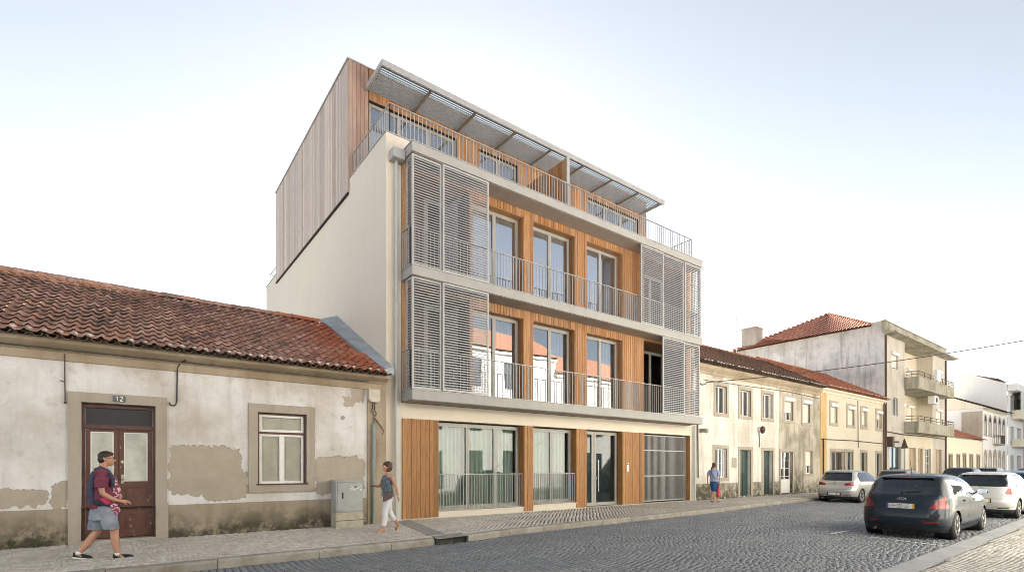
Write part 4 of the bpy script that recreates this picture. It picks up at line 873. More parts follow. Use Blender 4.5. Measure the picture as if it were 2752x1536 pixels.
    mb = MB(); mb.add([(84.5, YH, -.3), (84.5, 22, -.3), (84.5, 22, 13.8), (84.5, 17.3, 13.3), (84.5, 13.5, 11.5)], [(0, 4, 3, 2, 1)]); wall(mb, 84.5, 93.5, -.3, 11.4, YH, [(86, 88, 7.6, 10.2), (86, 88, 4.2, 6.4), (90, 92.5, 7.6, 10.2), (90, 92.5, 4.2, 6.4), (86, 88, .1, 2.9), (90, 92.5, .1, 2.9)], .4); mb.box(84.5, 93.5, YH - .9, YH - .01, 10.6, 11.4); mb.quad((84.5, YH, 11.4), (93.5, YH, 11.4), (93.5, 22, 11.4), (84.5, 22, 11.4)); mb.build('wall', M['white'], B)
    mb = MB(); mb.box(86.5, 93.4, YH - .9, YH - .01, 7.3, 8.4); mb.box(86.5, 93.4, YH - .9, YH - .01, 3.9, 4.9); mb.build('balcony', M['palecream'], B)
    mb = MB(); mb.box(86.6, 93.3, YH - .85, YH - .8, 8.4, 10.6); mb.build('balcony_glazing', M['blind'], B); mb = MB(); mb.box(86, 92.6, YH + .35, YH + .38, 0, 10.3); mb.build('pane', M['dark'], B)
    mb = MB(); mb.prism([(86, 14.5, 12.4), (86, 16.9, 13.2), (86, 19.5, 12.4)], (5.5, 0, 0)); mb.build('roof', M['tile_dark'], B)
    B = thing('pink_house', 'three storey pink rendered house with white balconies, farthest along the row', 'building', (102, YH, 0))
    mb = MB(); wall(mb, 93.6, 112, -.3, 9.6, YH, [(95 + 3 * i, 96.6 + 3 * i, z, z + 1.9) for i in range(5) for z in (.6, 3.8, 6.9)], .3); mb.quad((93.6, YH, -.3), (93.6, YH, 9.6), (93.6, 22, 9.6), (93.6, 22, -.3)); mb.build('wall', M['pink'], B)
    for z in (3.3, 6.4): mb = MB(); mb.box(94.5, 111, YH - .8, YH - .01, z, z + .8); mb.build('balcony', M['white'], B)
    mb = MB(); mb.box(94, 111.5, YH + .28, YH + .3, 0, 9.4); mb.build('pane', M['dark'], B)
right_houses()

# ================================================================ the other side of the street (seen only in the window reflections; its sunlit walls light the street)
def opposite():
    YP = -1.9; k = 0
    specs = [('low sunlit cream house with an orange roof behind the camera, first of its row', -12, 14, 7.0), ('sunlit cream terrace with orange roof, middle of the row behind the camera', 14, 26, 9.7), ('sunlit cream terrace with low orange roof, fourth in the row behind the camera', 26, 45, 8.6), ('sunlit cream terrace with orange roof, far end of the row behind the camera', 45, 80, 7.8)]
    for lab, x0, x1, h in specs:
        B = thing('opposite_house', lab, 'house', ((x0 + x1) / 2, YP, 0), 'houses across the street')
        H = []; x = x0 + 1.3
        while x < x1 - 2:
            for z in (.3, 3.9) + ((7.0,) if h > 8.5 else ()):
                if z + 1.6 < h - .4: H.append((x, x + 1.1, z if z > 1 else .1, z + (2.3 if z < 1 else 1.9)))
            x += 3.1
        mb = MB(); xs = sorted({x0, x1, *[a for q in H for a in q[:2]]}); zs = sorted({-.3, h, *[a for q in H for a in q[2:4]]})
        for a, b in zip(xs, xs[1:]):
            for c, d in zip(zs, zs[1:]):
                if not inhole((a + b) / 2, (c + d) / 2, H): mb.quad((b, YP, c), (a, YP, c), (a, YP, d), (b, YP, d))
        mb.quad((x0, YP, -.3), (x0, YP - 8, -.3), (x0, YP - 8, h), (x0, YP, h)); mb.box(x0, x1, YP, YP + .2, h - .25, h)
        w = mb.build('wall', M['opp'], B); mb = MB()
        for q in H: mb.box(q[0], q[1], YP - .2, YP - .15, q[2], q[3])
        mb.build('windows_dark' if False else 'glazing', simple('dim_glazing', (.06, .07, .07), .15), B)
        mb = MB(); zr = h + 2.5; mb.add([(x0, YP + .4, h), (x1, YP + .4, h), (x1, YP - 4, zr), (x0, YP - 4, zr), (x0, YP - 8.4, h), (x1, YP - 8.4, h)], [(0, 1, 2, 3), (3, 2, 5, 4), (0, 3, 4), (1, 5, 2)]); mb.build('roof', M['tile_opp'], B)
opposite()

# ================================================================ ground, road, pavements, kerbs
RZ = -.13
def kerbY(x):
    P = [(-20, 9.36), (3.3, 9.42), (6.3, 9.55), (7.3, 9.80), (9.7, 9.93), (12.2, 10.05), (16, 10.2), (18.5, 10.42), (20.8, 10.75), (27, 10.95), (120, 11.1)]
    return float(np.interp(x, [p[0] for p in P], [p[1] for p in P]))
def ry(x): return 2.72 + .022 * (x - 8.5)      # road-side edge of the near gutter band
def ground():
    mb = MB(); mb.box(-400, 900, -400, 900, -.5, -.19); struct(mb.build('ground', M['ground'], top=0))
    mb = MB(); mb.box(-30, 140, -1.8, 12, -.188, RZ - .012); struct(mb.build('road_bed', M['joint_dark'], top=0))
    # road setts in slightly wavy courses across the street
    C = []; rng = np.random.default_rng(4); p = .108; x = -6.
    while x < 46:
        y = 2.4; off = rng.random() * p
        while y < 11.2:
            xx = x + .10 * math.sin(y * 1.1 + x * .13) + .05 * math.sin(y * 2.7 + x * .3); yy = y + off
            if ry(xx) + .04 < yy < kerbY(xx) - .04: C.append((xx, yy))
            y += p * (.94 + .2 * rng.random())
        x += p * .97
    C = np.array(C); o = np_blocks('road', C, .0535, .052, 0., .03, RZ - .03, M['sett'], .22, 2); struct(o)
    # left pavement
    ks = []; xs = [-9] + list(np.arange(-7.9, 45, 1.15)) + [48, 80, 120]
    mb = MB()
    n = 120; A = [(-20 + i * 140 / n) for i in range(n + 1)]
    mb.rings([[(x, kerbY(x) + .1, -.188), (x, kerbY(x) + .1, -.022), (x, 13.6, -.022), (x, 13.6, -.188)] for x in A]); struct(mb.build('pavement_bed', M['joint'], top=0))
    C = []; q = .104; s = q / math.sqrt(2)
    for i in range(-700, 1600):
        y0 = 9.3
        x = i * s * 1.0
        if x > 30 or x < -7: continue
        for j in range(0, 80):
            yy = y0 + j * s * 2 + (s if i % 2 else 0); xx = x + .02 * math.sin(yy * 5)
            if kerbY(xx) + .2 < yy < (13.0 if xx < 5.5 else 13.3) and not (4.0 < xx < 4.73 and yy > 12.5): C.append((xx, yy))
    C = np.array(C); a = np.where(((C[:, 0] * 1.9).astype(int)) % 2 == 0, PI / 4 - .12, PI / 4 + .12)
    struct(np_blocks('pavement', C, .050, .040, a, .022, -.022, M['calcada'], .3, 5))
    C = np.array([(30 + i * .11 + .055 * (j % 2), 11.2 + j * .11) for i in range(560) for j in range(20)]); C = C[C[:, 1] < 13.35]
    struct(np_blocks('pavement', C, .054, .050, 0, .022, -.022, M['calcada'], .3, 6))
    # kerb stones
    mb = MB(); x = -9.0; random.seed(11)
    while x < 110:
        L = random.uniform(1.0, 1.6); b = x + L - .012
        if not (5.05 < x < 5.9):
            if x < 5.1 < b: b = 5.1
            y0, y1 = kerbY(x), kerbY(b); dz = random.uniform(-.006, .006); w = .2
            pr = lambda X, Y: [(X, Y, -.188), (X, Y, -.03 + dz), (X, Y + .035, .006 + dz), (X, Y + w, .008 + dz), (X, Y + w, -.188)]
            mb.rings([pr(x, y0), pr(b, y1)])
        x = 5.95 if 5.05 < x + L < 5.95 else x + L
    struct(mb.build('kerb', M['kerb'], top=0))
    # storm drain in the kerb
    D = thing('storm_drain', 'dark stone storm drain inlet let into the kerb', 'drain', (5.5, 9.5, -.13))
    mb = MB(); mb.prism([(5.11, 9.42, 0), (5.94, 9.5, 0), (5.98, 9.95, 0), (5.2, 9.8, 0)], (0, 0, .012)); mb.build('lid', simple('dark_slate_lid', (.26, .26, .26), .6, 0, .2, 6), D)
    mb = MB(); mb.box(5.12, 5.93, 9.62, 9.66, -.18, 0); mb.box(5.11, 5.2, 9.45, 9.62, -.18, -.003); mb.build('mouth', M['dark'], D)
    # right pavement, gutter band
    mb = MB()
    for i, x in enumerate(np.arange(2, 120, 1.3)):
        a, b = x, x + 1.292; mb.prism([(a, ry(a) - .35, -.01), (b, ry(b) - .35, -.01), (b, ry(b), -.01), (a, ry(a), -.01)], (0, 0, -.17))
    struct(mb.build('gutter_kerb', M['gutter'], top=0))
    mb = MB(); mb.prism([(-20, -1.9, -.022), (120, -1.9, -.022), (120, ry(120) - .34, -.022), (-20, ry(-20) - .34, -.022)], (0, 0, -.16)); struct(mb.build('near_pavement_bed', M['joint'], top=0))
    C = []; 
    for i in range(0, 900):
        x = 5 + i * s
        if x > 40: break
        for j in range(60):
            yy = -1 + j * s * 2 + (s if i % 2 else 0)
            if yy < ry(x) - .38: C.append((x, yy))
    C = np.array(C); struct(np_blocks('near_pavement', C, .050, .040, PI / 4, .022, -.022, M['calcada'], .35, 7))
    # bay markings
    mb = MB(); z = RZ + .008
    mb.quad((13.55, 5.22, z), (14.65, 5.2, z), (14.65, 5.31, z), (13.55, 5.33, z)); mb.quad((13.66, 4.6, z), (13.36, 3.1, z), (13.45, 3.1, z), (13.75, 4.6, z)); mb.quad((17.5, 5.15, z), (18.8, 5.13, z), (18.8, 5.23, z), (17.5, 5.25, z))
    struct(mb.build('road_marking', M['line'], top=0))
    # smooth slab strip beside the drain
    mb = MB(); mb.prism([(5.22, 9.95, .006), (5.62, 9.95, .006), (6.3, 13.2, .006), (5.9, 13.2, .006)], (0, 0, -.02)); struct(mb.build('pavement_strip', M['gutter'], top=0))
ground()

def street_bits():
    pts = []
    a = Vector((21.1, YH - .05, 5.35)); b = Vector((32.4, -1.6, 7.75))
    for i in range(25):
        t = i / 24; pts.append(a.lerp(b, t) - Vector((0, 0, .42 * 4 * t * (1 - t))))
    mb = MB(); mb.tube(pts, .018, 6); tag(mb.build('overhead_cable', M['cable']), 'single black overhead cable strung across the street from the white townhouse', 'cable')
    S = thing('road_sign', 'dark triangular road sign seen from behind on a grey pole before the grey apartment block', 'sign', (40.5, 11.3, 0))
    mb = MB(); mb.tube([(40.5, 11.3, -.02), (40.5, 11.3, 3.25)], .045, 10); mb.build('pole', M['antenna'], S)
    mb = MB(); c = Vector((40.42, 11.3, 2.95)); d = Vector((.75, .66, 0)).normalized()
    pt = [c + d * u * .42 + Vector((0, 0, v * .42)) for u, v in ((-.9, -.62), (.9, -.62), (1, -.5), (.12, .9), (-.12, .9), (-1, -.5))]
    mb.prism(pt, (-.02, .003, 0)); mb.build('sign_face', simple('dark_red_sign', (.05, .015, .018), .4), S)
    random.seed(21)
    for (x, y, n, s) in ((-1.42, 12.92, 60, .3), (-1.75, 12.94, 40, .2), (2.9, 12.93, 22, .1), (22.4, 13.3, 40, .25), (25.7, 13.32, 25, .2)):
        mb = MB()
        for i in range(n):
            a = random.uniform(0, 2 * PI); r = random.uniform(0, .13 * s / .2); h = random.uniform(.02, s) ; px, py = x + math.cos(a) * r, y - abs(math.sin(a)) * r * .5; l = random.uniform(.02, .05); b = random.uniform(0, 6.28)
            u = Vector((math.cos(b), math.sin(b) * .6, random.uniform(-.3, .6))) * l; v = Vector((0, .2, 1)).cross(u).normalized() * l * .4; p = Vector((px, py, h))
            mb.add([p - v * .3, p + u * .5 - v, p + u, p + u * .5 + v], [(0, 1, 2, 3)])
            if i % 4 == 0: mb.tube([(x, y, -.04), (px, py, h)], .003, 3)
        lab = {-1.42: 'green weed growing at the foot of the old house, just left of the brown door', -1.75: 'smaller weed at the foot of the old house wall, farthest left', 2.9: 'tiny weed under the white framed window of the old house', 22.4: 'weed at the foot of the townhouse wall under its ground floor window', 25.7: 'weed between the two dark green doors of the townhouse'}[x]
        tag(mb.build('weed', M['leaf']), lab, 'weed', 'weeds along the foot of the walls')
street_bits()
#@@CARS
# ================================================================ cars
def car_shape(prof, n=96):
    """horizontal slices: prof rows (z, x_rear, x_front, half width, exponent) smoothly interpolated, superelliptic plan outline"""
    P = np.array(prof, float); zs = []
    for a, b in zip(P[:-1, 0], P[1:, 0]): zs += list(np.linspace(a, b, max(2, int((b - a) / .035) + 1))[:-1])
    zs.append(P[-1, 0]); rs = []
    def itp(z, k):      # Catmull-Rom through the rows
        i = min(max(int(np.searchsorted(P[:, 0], z) - 1), 0), len(P) - 2); x0, x1 = P[i, 0], P[i + 1, 0]; t = (z - x0) / (x1 - x0)
        y0, y1 = P[i, k], P[i + 1, k]
        m0 = (P[i + 1, k] - P[i - 1, k]) / (P[i + 1, 0] - P[i - 1, 0]) if i > 0 else (y1 - y0) / (x1 - x0)
        m1 = (P[i + 2, k] - P[i, k]) / (P[i + 2, 0] - P[i, 0]) if i < len(P) - 2 else (y1 - y0) / (x1 - x0)
        h = x1 - x0; t2, t3 = t * t, t * t * t
        return (2 * t3 - 3 * t2 + 1) * y0 + (t3 - 2 * t2 + t) * h * m0 + (3 * t2 - 2 * t3) * y1 + (t3 - t2) * h * m1
    for z in zs:
        xr, xf, w, e = (itp(z, k) for k in (1, 2, 3, 4)); ring = []; c = (xr + xf) / 2; a = (xf - xr) / 2
        p, q = 2.3 * e, .95 * e; Q = []
        for y in (0, .15, .3, .45, .58, .7, .79, .86): Q.append(((1 - y ** q) ** (1 / p), y))
        for f in (.985, .965, .94, .91, .87, .8, .7, .58, .45, .3, .15, 0): x = Q[7][0] * f; Q.append((x, (1 - x ** p) ** (1 / q)))
        for x, y in Q + [(-x, y) for x, y in Q[-2::-1]] + [(-x, -y) for x, y in Q[1:]] + [(x, -y) for x, y in Q[-2:0:-1]]: ring.append((c + a * x, w * y * (1 - .045 * x ** 2), z))
        rs.append(ring)
    return rs
def stamp(bm, poly, axis, side, mi, sel=None, nmin=-.2):
    """mark the body faces that lie inside a convex outline seen along an axis; outlines are cut exactly"""
    ai, aj = {'x': (1, 2), 'y': (0, 2)}[axis]; ak = {'x': 0, 'y': 1}[axis]
    area = sum(poly[i][0] * poly[(i + 1) % len(poly)][1] - poly[(i + 1) % len(poly)][0] * poly[i][1] for i in range(len(poly)))
    if area < 0: poly = poly[::-1]
    lo = [min(p[k] for p in poly) - .06 for k in (0, 1)]; hi = [max(p[k] for p in poly) + .06 for k in (0, 1)]
    def near():
        out = []
        for f in bm.faces:
            c = f.calc_center_median()
            if (c[ak] - side[0]) * side[1] <= 0: continue
            us = [v.co[ai] for v in f.verts]; vs = [v.co[aj] for v in f.verts]
            if max(us) > lo[0] and min(us) < hi[0] and max(vs) > lo[1] and min(vs) < hi[1] and f.normal[ak] * side[1] > nmin: out.append(f)
        return out
    for (a, b) in zip(poly, poly[1:] + poly[:1]):
        e = (b[0] - a[0], b[1] - a[1]); n = [0, 0, 0]; n[ai] = e[1]; n[aj] = -e[0]; p = [0, 0, 0]; p[ai] = a[0]; p[aj] = a[1]
        fs = near(); g = list({x for f in fs for x in (f, *f.edges, *f.verts)})
        bmesh.ops.bisect_plane(bm, geom=g, plane_co=p, plane_no=n, dist=1e-5)
    out = []
    for f in near():
        c = f.calc_center_median(); u, v = c[ai], c[aj]
        if all((b[0] - a[0]) * (v - a[1]) - (b[1] - a[1]) * (u - a[0]) >= -1e-6 for a, b in zip(poly, poly[1:] + poly[:1])):
            if sel is None or f.material_index in sel: f.material_index = mi; out.append(f)
    return out
CARS = 0
def paint(name, c, metal=.2, rough=.4):
    t = NT(name); t.col(c); t.b.inputs['Metallic'].default_value = metal; t.rough(rough); t.b.inputs['Coat Weight'].default_value = .4; t.b.inputs['Specular IOR Level'].default_value = .35; t.b.inputs['Coat Roughness'].default_value = .02; return t.m
def lamp_mat():
    t = NT('red_lamp_lens'); n = t.noise(t.pos((1, 1, 1), obj=True), 9, 2); t.col(t.ramp(n, [(.35, (.13, .003, .004)), (.66, (.27, .006, .008)), (.78, (.4, .08, .05))])); t.rough(.25); t.b.inputs['Coat Weight'].default_value = .4; return t.m
M['lens'] = lamp_mat(); M['seal'] = simple('black_window_seal', (.012, .012, .013), .25); M['interior'] = simple('car_interior', (.10, .105, .105), .8)
M['plate'] = simple('white_number_plate', (.62, .63, .62), .4, 0, .03); M['plate_ec'] = simple('blue_plate_band', (.03, .07, .32), .4); M['plate_y'] = simple('yellow_plate_band', (.55, .36, .05), .4); M['chrome'] = simple('chrome', (.7, .7, .7), .12, 1, .02)
GLY = {'0': 'abcdef', '1': 'bc', '2': 'abged', '3': 'abgcd', '5': 'afgcd', '6': 'afgedc', '7': 'abc', '8': 'abcdefg', '9': 'abcdfg', 'C': 'afed', 'E': 'afged', 'F': 'afge', 'H': 'bcefg', 'L': 'fed', 'U': 'bcdef', 'V': 'bcdef', 'T': 'ah', 'Z': 'agd', 'P': 'abfge', '-': 'g'}
def lettering(mb, txt, x, y0, z0, w, h, t=.007):
    """number plate characters as strokes on the rear face (plane x = const), reading left to right for someone behind the car"""
    for k, ch in enumerate(txt):
        y = y0 - k * w * 1.35; L, Rr = y, y - w; S = {'a': ((L, h), (Rr, h)), 'b': ((Rr, h), (Rr, h / 2)), 'c': ((Rr, h / 2), (Rr, 0)), 'd': ((L, 0), (Rr, 0)), 'e': ((L, h / 2), (L, 0)), 'f': ((L, h), (L, h / 2)), 'g': ((L, h / 2), (Rr, h / 2)), 'h': (((L + Rr) / 2, h), ((L + Rr) / 2, 0))}
        for q in GLY.get(ch, ''):
            a, b = S[q]; mb.bar((x, a[0], z0 + a[1]), (x, b[0], z0 + b[1]), .003, t)
def make_car(label, cat, col, loc, rz, kind='ceed', text='45-08-VZ', far=False, group='cars parked along the street', metal=.3):
    C = thing('parked_car', label, cat, (0, 0, 0), group)
    K = dict(
        ceed=dict(L=4.23, prof=[(.17, .10, 4.10, .80, 6), (.30, .03, 4.20, .865, 5), (.50, 0, 4.23, .885, 4.6), (.66, .03, 4.2, .89, 4.4), (.80, .09, 4.1, .885, 4.2), (.92, .14, 3.75, .865, 4.2), (1.0, .22, 3.2, .83, 4.4), (1.10, .33, 2.98, .79, 4.8), (1.22, .43, 2.72, .75, 5.2), (1.33, .53, 2.4, .695, 5.2), (1.40, .61, 2.1, .64, 5), (1.44, .78, 1.95, .52, 4), (1.465, 1.1, 1.75, .28, 3)],
            rw=[(-.64, 1.0), (.64, 1.0), (.56, 1.33), (-.56, 1.33)], wb=(.78, 3.42), lamp=[[(.52, .70), (.95, .70), (.95, .86), (.80, 1.0), (.72, .96), (.56, .78)]], slamp=[(-.1, .69), (.08, .72), (.19, .86), (.17, .98), (-.1, 1.0)], plate=(.80, .74, False)),
        golf=dict(L=4.2, prof=[(.17, .12, 4.08, .80, 6), (.30, .05, 4.17, .86, 5), (.48, 0, 4.2, .885, 4.8), (.62, .0, 4.18, .89, 4.6), (.80, .10, 4.1, .885, 4.4), (.93, .13, 3.8, .86, 4.4), (1.0, .18, 3.2, .825, 4.6), (1.10, .26, 3.0, .78, 5), (1.22, .36, 2.74, .72, 5), (1.34, .46, 2.42, .66, 5), (1.42, .56, 2.1, .595, 4.6), (1.46, .74, 1.95, .47, 3.8), (1.482, 1.1, 1.75, .25, 3)],
            rw=[(-.62, 1.02), (.62, 1.02), (.53, 1.36), (-.53, 1.36)], wb=(.80, 3.38), lamp=[[(.36, .82), (.42, .78), (.95, .78), (.95, .90), (.70, .95), (.42, .89)]], slamp=[(-.1, .78), (.2, .80), (.24, .88), (.18, .93), (-.1, .93)], plate=(.42, .40, False)),
        polo=dict(L=3.97, prof=[(.17, .12, 3.85, .77, 6), (.30, .05, 3.93, .83, 5), (.50, 0, 3.97, .845, 4.8), (.64, .02, 3.95, .85, 4.6), (.80, .08, 3.88, .845, 4.4), (.93, .11, 3.6, .825, 4.4), (1.0, .15, 3.1, .79, 4.6), (1.10, .22, 2.9, .75, 5), (1.22, .31, 2.66, .70, 5), (1.34, .40, 2.36, .65, 5), (1.41, .5, 2.05, .585, 4.6), (1.45, .68, 1.9, .47, 3.8), (1.468, 1.0, 1.7, .25, 3)],
            rw=[(-.63, 1.02), (.63, 1.02), (.55, 1.36), (-.55, 1.36)], wb=(.76, 3.22), lamp=[[(.58, .80), (.64, .76), (.95, .76), (.95, .97), (.68, .98), (.62, .92)]], slamp=[(-.1, .75), (.14, .77), (.16, .96), (-.1, .98)], plate=(.46, .56, True)))[kind]
    K['wrap'] = {'ceed': .34, 'golf': .26, 'polo': .27}[kind]; rs = car_shape(K['prof'], 56 if far else 96); mb = MB(); mb.rings(rs)
    me = bpy.data.meshes.new('body'); me.from_pydata(mb.v, [], mb.f); bm = bmesh.new(); bm.from_mesh(me); bm.normal_update()
    GL, SE, LE, BK, LN, WH = 1, 2, 3, 4, 5, 6
    L = K['L']; r0, r1 = K['wb']
    def grow(p, d):
        cx = sum(a for a, b in p) / len(p); cy = sum(b for a, b in p) / len(p)
        return [(a + math.copysign(d, a - cx), b + math.copysign(d * .8, b - cy)) for a, b in p]
    rear = (1.2, -1); front = (2.0, 1)
    stamp(bm, grow(K['rw'], .022), 'x', rear, SE); stamp(bm, K['rw'], 'x', rear, GL)
    ws = [(-.66, 1.02), (.66, 1.02), (.56, 1.36), (-.56, 1.36)]; stamp(bm, ws, 'x', (2.15, 1), GL)
    for s in (1, -1):
        side = (0, s)
        a1 = r0 + .02; q = K['prof']
        s1 = [(a1 - .1, .985), (1.62, .965), (1.62, 1.355), (.92, 1.34), (.78, 1.22)]; s2 = [(1.68, .963), (2.86, .965), (2.36, 1.285), (2.12, 1.35), (1.68, 1.36)]
        if kind == 'ceed': s1 = [(.56, 1.04), (.78, 1.0), (1.62, .975), (1.62, 1.345), (1.15, 1.325), (.80, 1.2)]
        stamp(bm, [(a1 - .16, .96), (2.96, .94), (2.40, 1.31), (2.1, 1.375), (.95, 1.37), (.70, 1.22)], 'y', side, SE, (0,)); stamp(bm, s1, 'y', side, GL); stamp(bm, s2, 'y', side, GL)
        if not far:
            for x in (1.645, 2.93): stamp(bm, [(x, .32), (x + .010, .32), (x + .010, .955), (x, .955)], 'y', side, LN, (0,))
            stamp(bm, [(r0 + .38, .30), (r1 - .38, .30), (r1 - .38, .31), (r0 + .38, .31)], 'y', side, LN, (0,))
            stamp(bm, [(.6, .98), (.607, .98), (.607, .70), (.6, .70)], 'y', side, LN, (0,))
        for lp in K['lamp']: stamp(bm, [(s * a, b) for a, b in lp], 'x', (K['wrap'], -1), LE, (0, LN), -9)
        zz = .40 if kind == 'ceed' else .33
        if not far: stamp(bm, [(s * .42, zz - .018), (s * .68, zz - .014), (s * .68, zz + .018), (s * .42, zz + .014)], 'x', rear, 7, (0,))
        for rx in (r0, r1):
            c = [(rx + .345 * math.cos(2 * PI * i / 20), .31 + .345 * math.sin(2 * PI * i / 20)) for i in range(20)]
            stamp(bm, c, 'y', (s * .45, s), WH)
        stamp(bm, [(-.2, .10), (r0 - .2, .10), (r0 - .2, .29), (-.2, .29)], 'y', side, BK, (0,)); stamp(bm, [(r0, .10), (r1, .10), (r1, .24), (r0, .24)], 'y', side, BK, (0,))
    stamp(bm, [(-.9, .1), (.9, .1), (.9, .29), (-.9, .29)], 'x', rear, BK, (0,))
    if not far:
        hz = .58 if kind == 'ceed' else .62
        stamp(bm, [(-.66, hz), (.66, hz), (.66, hz + .009), (-.66, hz + .009)], 'x', rear, LN, (0,))
        for s in (1, -1): stamp(bm, [(s * .66, hz), (s * .668, hz), (s * .75, .98), (s * .742, .98)], 'x', rear, LN, (0,))
        stamp(bm, [(-.78, .50 if kind == 'ceed' else .36), (.78, .50 if kind == 'ceed' else .36), (.78, .506 if kind == 'ceed' else .366), (-.78, .506 if kind == 'ceed' else .366)], 'x', rear, LN, (0,))
    bmesh.ops.delete(bm, geom=[f for f in bm.faces if f.material_index == WH], context='FACES')
    pm = paint('car_paint_' + col[0], col[1], metal)
    groups = {}
    for f in bm.faces:
        c = f.calc_center_median(); k = f.material_index
        if k == GL: k = 'rear_window' if c.x < .72 and abs(f.normal.x) > .45 else ('windscreen' if f.normal.x > .35 and abs(c.y) < .66 and c.x > 2 else 'side_window_' + ('l' if c.y > 0 else 'r') + ('a' if c.x < 1.65 else 'b'))
        if k == LE: k = 'lamp_' + ('l' if c.y > 0 else 'r')
        if k == 7: k = 'reflector_' + ('l' if c.y > 0 else 'r')
        groups.setdefault(k, []).append(f)
    parts = {}
    for k, fs in groups.items():
        vm = {}; vs = []; F = []
        for f in fs:
            t = []
            for v in f.verts:
                if v.index not in vm: vm[v.index] = len(vs); vs.append(tuple(v.co))
                t.append(vm[v.index])
            F.append(t)
        parts[k] = (vs, F)
    for v in bm.verts: pass
    bm.free(); bpy.data.meshes.remove(me)
    def mk(name, k, mat, par=C, smooth=True):
        m = MB(); m.v, m.f = parts[k]; m.m = [0] * len(m.f); return m.build(name, mat, par, local=True, smooth=smooth)
    body = mk('body', 0, pm)
    for k, v in parts.items():
        if k == 0: continue
        if k == SE: mk('window_seal', k, M['seal'], body)
        elif k == BK: mk('lower_trim', k, M['blackplastic'], body)
        elif k == LN: mk('panel_gap', k, M['seal'], body)
        elif k in ('rear_window', 'windscreen'): mk(k, k, M['glass_car'])
        elif str(k).startswith('side'): mk('side_window', k, M['glass_car'])
        elif str(k).startswith('refl'): mk('reflector', k, M['lens'], body)
        elif str(k).startswith('lamp'): mk('tail_light', k, M['lens'])
    # inside: floor pan, seats; arches
    mb = MB(); mb.box(.35, 3.6, -.74, .74, .2, .34); mb.box(.6, 3.3, -.70, .70, .34, .88); mb.build('floor_pan', M['interior'], C, local=True)
    mb = MB()
    for (x, y, w) in ((.95, 0, .6), (1.75, .36, .25), (1.75, -.36, .25)):
        mb.rings([[(x - .06, y - w, .8), (x + .08, y - w, .8), (x + .02, y - w * .95, 1.16), (x - .1, y - w * .95, 1.16)], [(x - .06, y + w, .8), (x + .08, y + w, .8), (x + .02, y + w * .95, 1.16), (x - .1, y + w * .95, 1.16)]])
        for yy in ((y,) if w < .3 else (-.38, .38)): mb.ball((x - .06, yy, 1.22), .05, .12, .08, 8)
    mb.build('seats', M['interior'], C, local=True, smooth=False)
    for s in (1, -1):
        for rx in (r0, r1):
            mb = MB(); hw = .86 if kind != 'polo' else .82
            mb.rings([[(rx + .345 * math.cos(a), s * y, .31 + .345 * math.sin(a)) for a in [2 * PI * i / 20 for i in range(20)]] for y in (.5, hw - .035)], cap=False); mb.add([(rx + .345 * math.cos(2 * PI * i / 20), s * .5, .31 + .345 * math.sin(2 * PI * i / 20)) for i in range(20)], [tuple(range(20))])
            mb.build('wheel_arch', M['blackplastic'], body, local=True)
            W = MB(); pr = [(.0, .20), (.02, .285), (.06, .312), (.14, .312), (.18, .29), (.195, .215)]
            W.rings([[(rx + r * math.cos(a), s * (hw - .195 + y), .312 + r * math.sin(a)) for a in [2 * PI * i / 24 for i in range(24)]] for y, r in pr]); wh = W.build('wheel', M['rubber'], C, local=True, smooth=True)
            Q = MB(); yo = hw + .004
            Q.rings([[(rx + r * math.cos(a), s * y, .312 + r * math.sin(a)) for a in [2 * PI * i / 24 for i in range(24)]] for y, r in ((yo - .03, .185), (yo, .205), (yo, .222), (yo - .02, .225))], cap=False)
            for i in range(5 if kind != 'polo' else 7):
                a = 2 * PI * i / (5 if kind != 'polo' else 7) + .3; c, d = math.cos(a), math.sin(a); Q.bar((rx + c * .03, s * (yo - .02), .312 + d * .03), (rx + c * .2, s * (yo - .008), .312 + d * .2), .02 if 0 else .018, .062, up=(-d, 0, c))
            Q.ball((rx, s * (yo - .015), .312), .05, .018, .05, 10); Q.build('rim', M['alloy'], wh, local=True)
    for s in (1, -1):
        mb = MB(); mb.ball((2.62, s * .97, 1.03), .06, .115, .075, 12); mb.bar((2.68, s * .8, .985), (2.66, s * .9, 1.0), .05, .03); mi = mb.build('wing_mirror', pm, C, local=True, smooth=True)
        mb = MB(); mb.obox((2.562, s * .975, 1.03), (.004, .088, .055), Matrix.Identity(3)); mb.build('mirror_glass', M['chrome'], mi, local=True)
        if not far:
            for x in (1.3, 2.2): mb = MB(); mb.box(x, x + .19, s * .895, s * .872, .84, .868); mb.build('door_handle', pm, C, local=True)
    if not far:
        xr = min(p[1] for p in K['prof'] if abs(p[0] - K['plate'][1]) < .2) - .0
        def rx_at(z): P = K['prof']; return float(np.interp(z, [p[0] for p in P], [p[1] for p in P]))
        pz = K['plate'][1]; px = min(rx_at(pz - .06), rx_at(pz + .06)) - .012
        mb = MB(); mb.box(px, px + .03, -.29, .29, pz - .07, pz + .07); mb.build('plate_recess', M['blackplastic'], C, local=True)
        mb = MB(); mb.box(px - .006, px, -.26, .26, pz - .055, pz + .055); pl = mb.build('number_plate', M['plate'], C, local=True)
        mb = MB(); mb.box(px - .009, px - .006, .222, .26, pz - .054, pz + .054); mb.build('plate_band', M['plate_ec'], pl, local=True); mb = MB(); mb.box(px - .009, px - .006, -.26, -.225, pz - .054, pz + .054); mb.build('plate_band', M['plate_y'], pl, local=True)
        mb = MB(); lettering(mb, text, px - .008, .205, pz - .035, .036, .07); mb.build('lettering', M['seal'], pl, local=True)
        ez = .885 if kind == 'ceed' else .87; ex = rx_at(ez) - .006; mb = MB(); n = 20; a_, b_ = (.085, .042) if kind == 'ceed' else (.05, .05)
        mb.tube([(ex, a_ * math.cos(2 * PI * i / n), ez + b_ * math.sin(2 * PI * i / n)) for i in range(n + 1)], .006, 6)
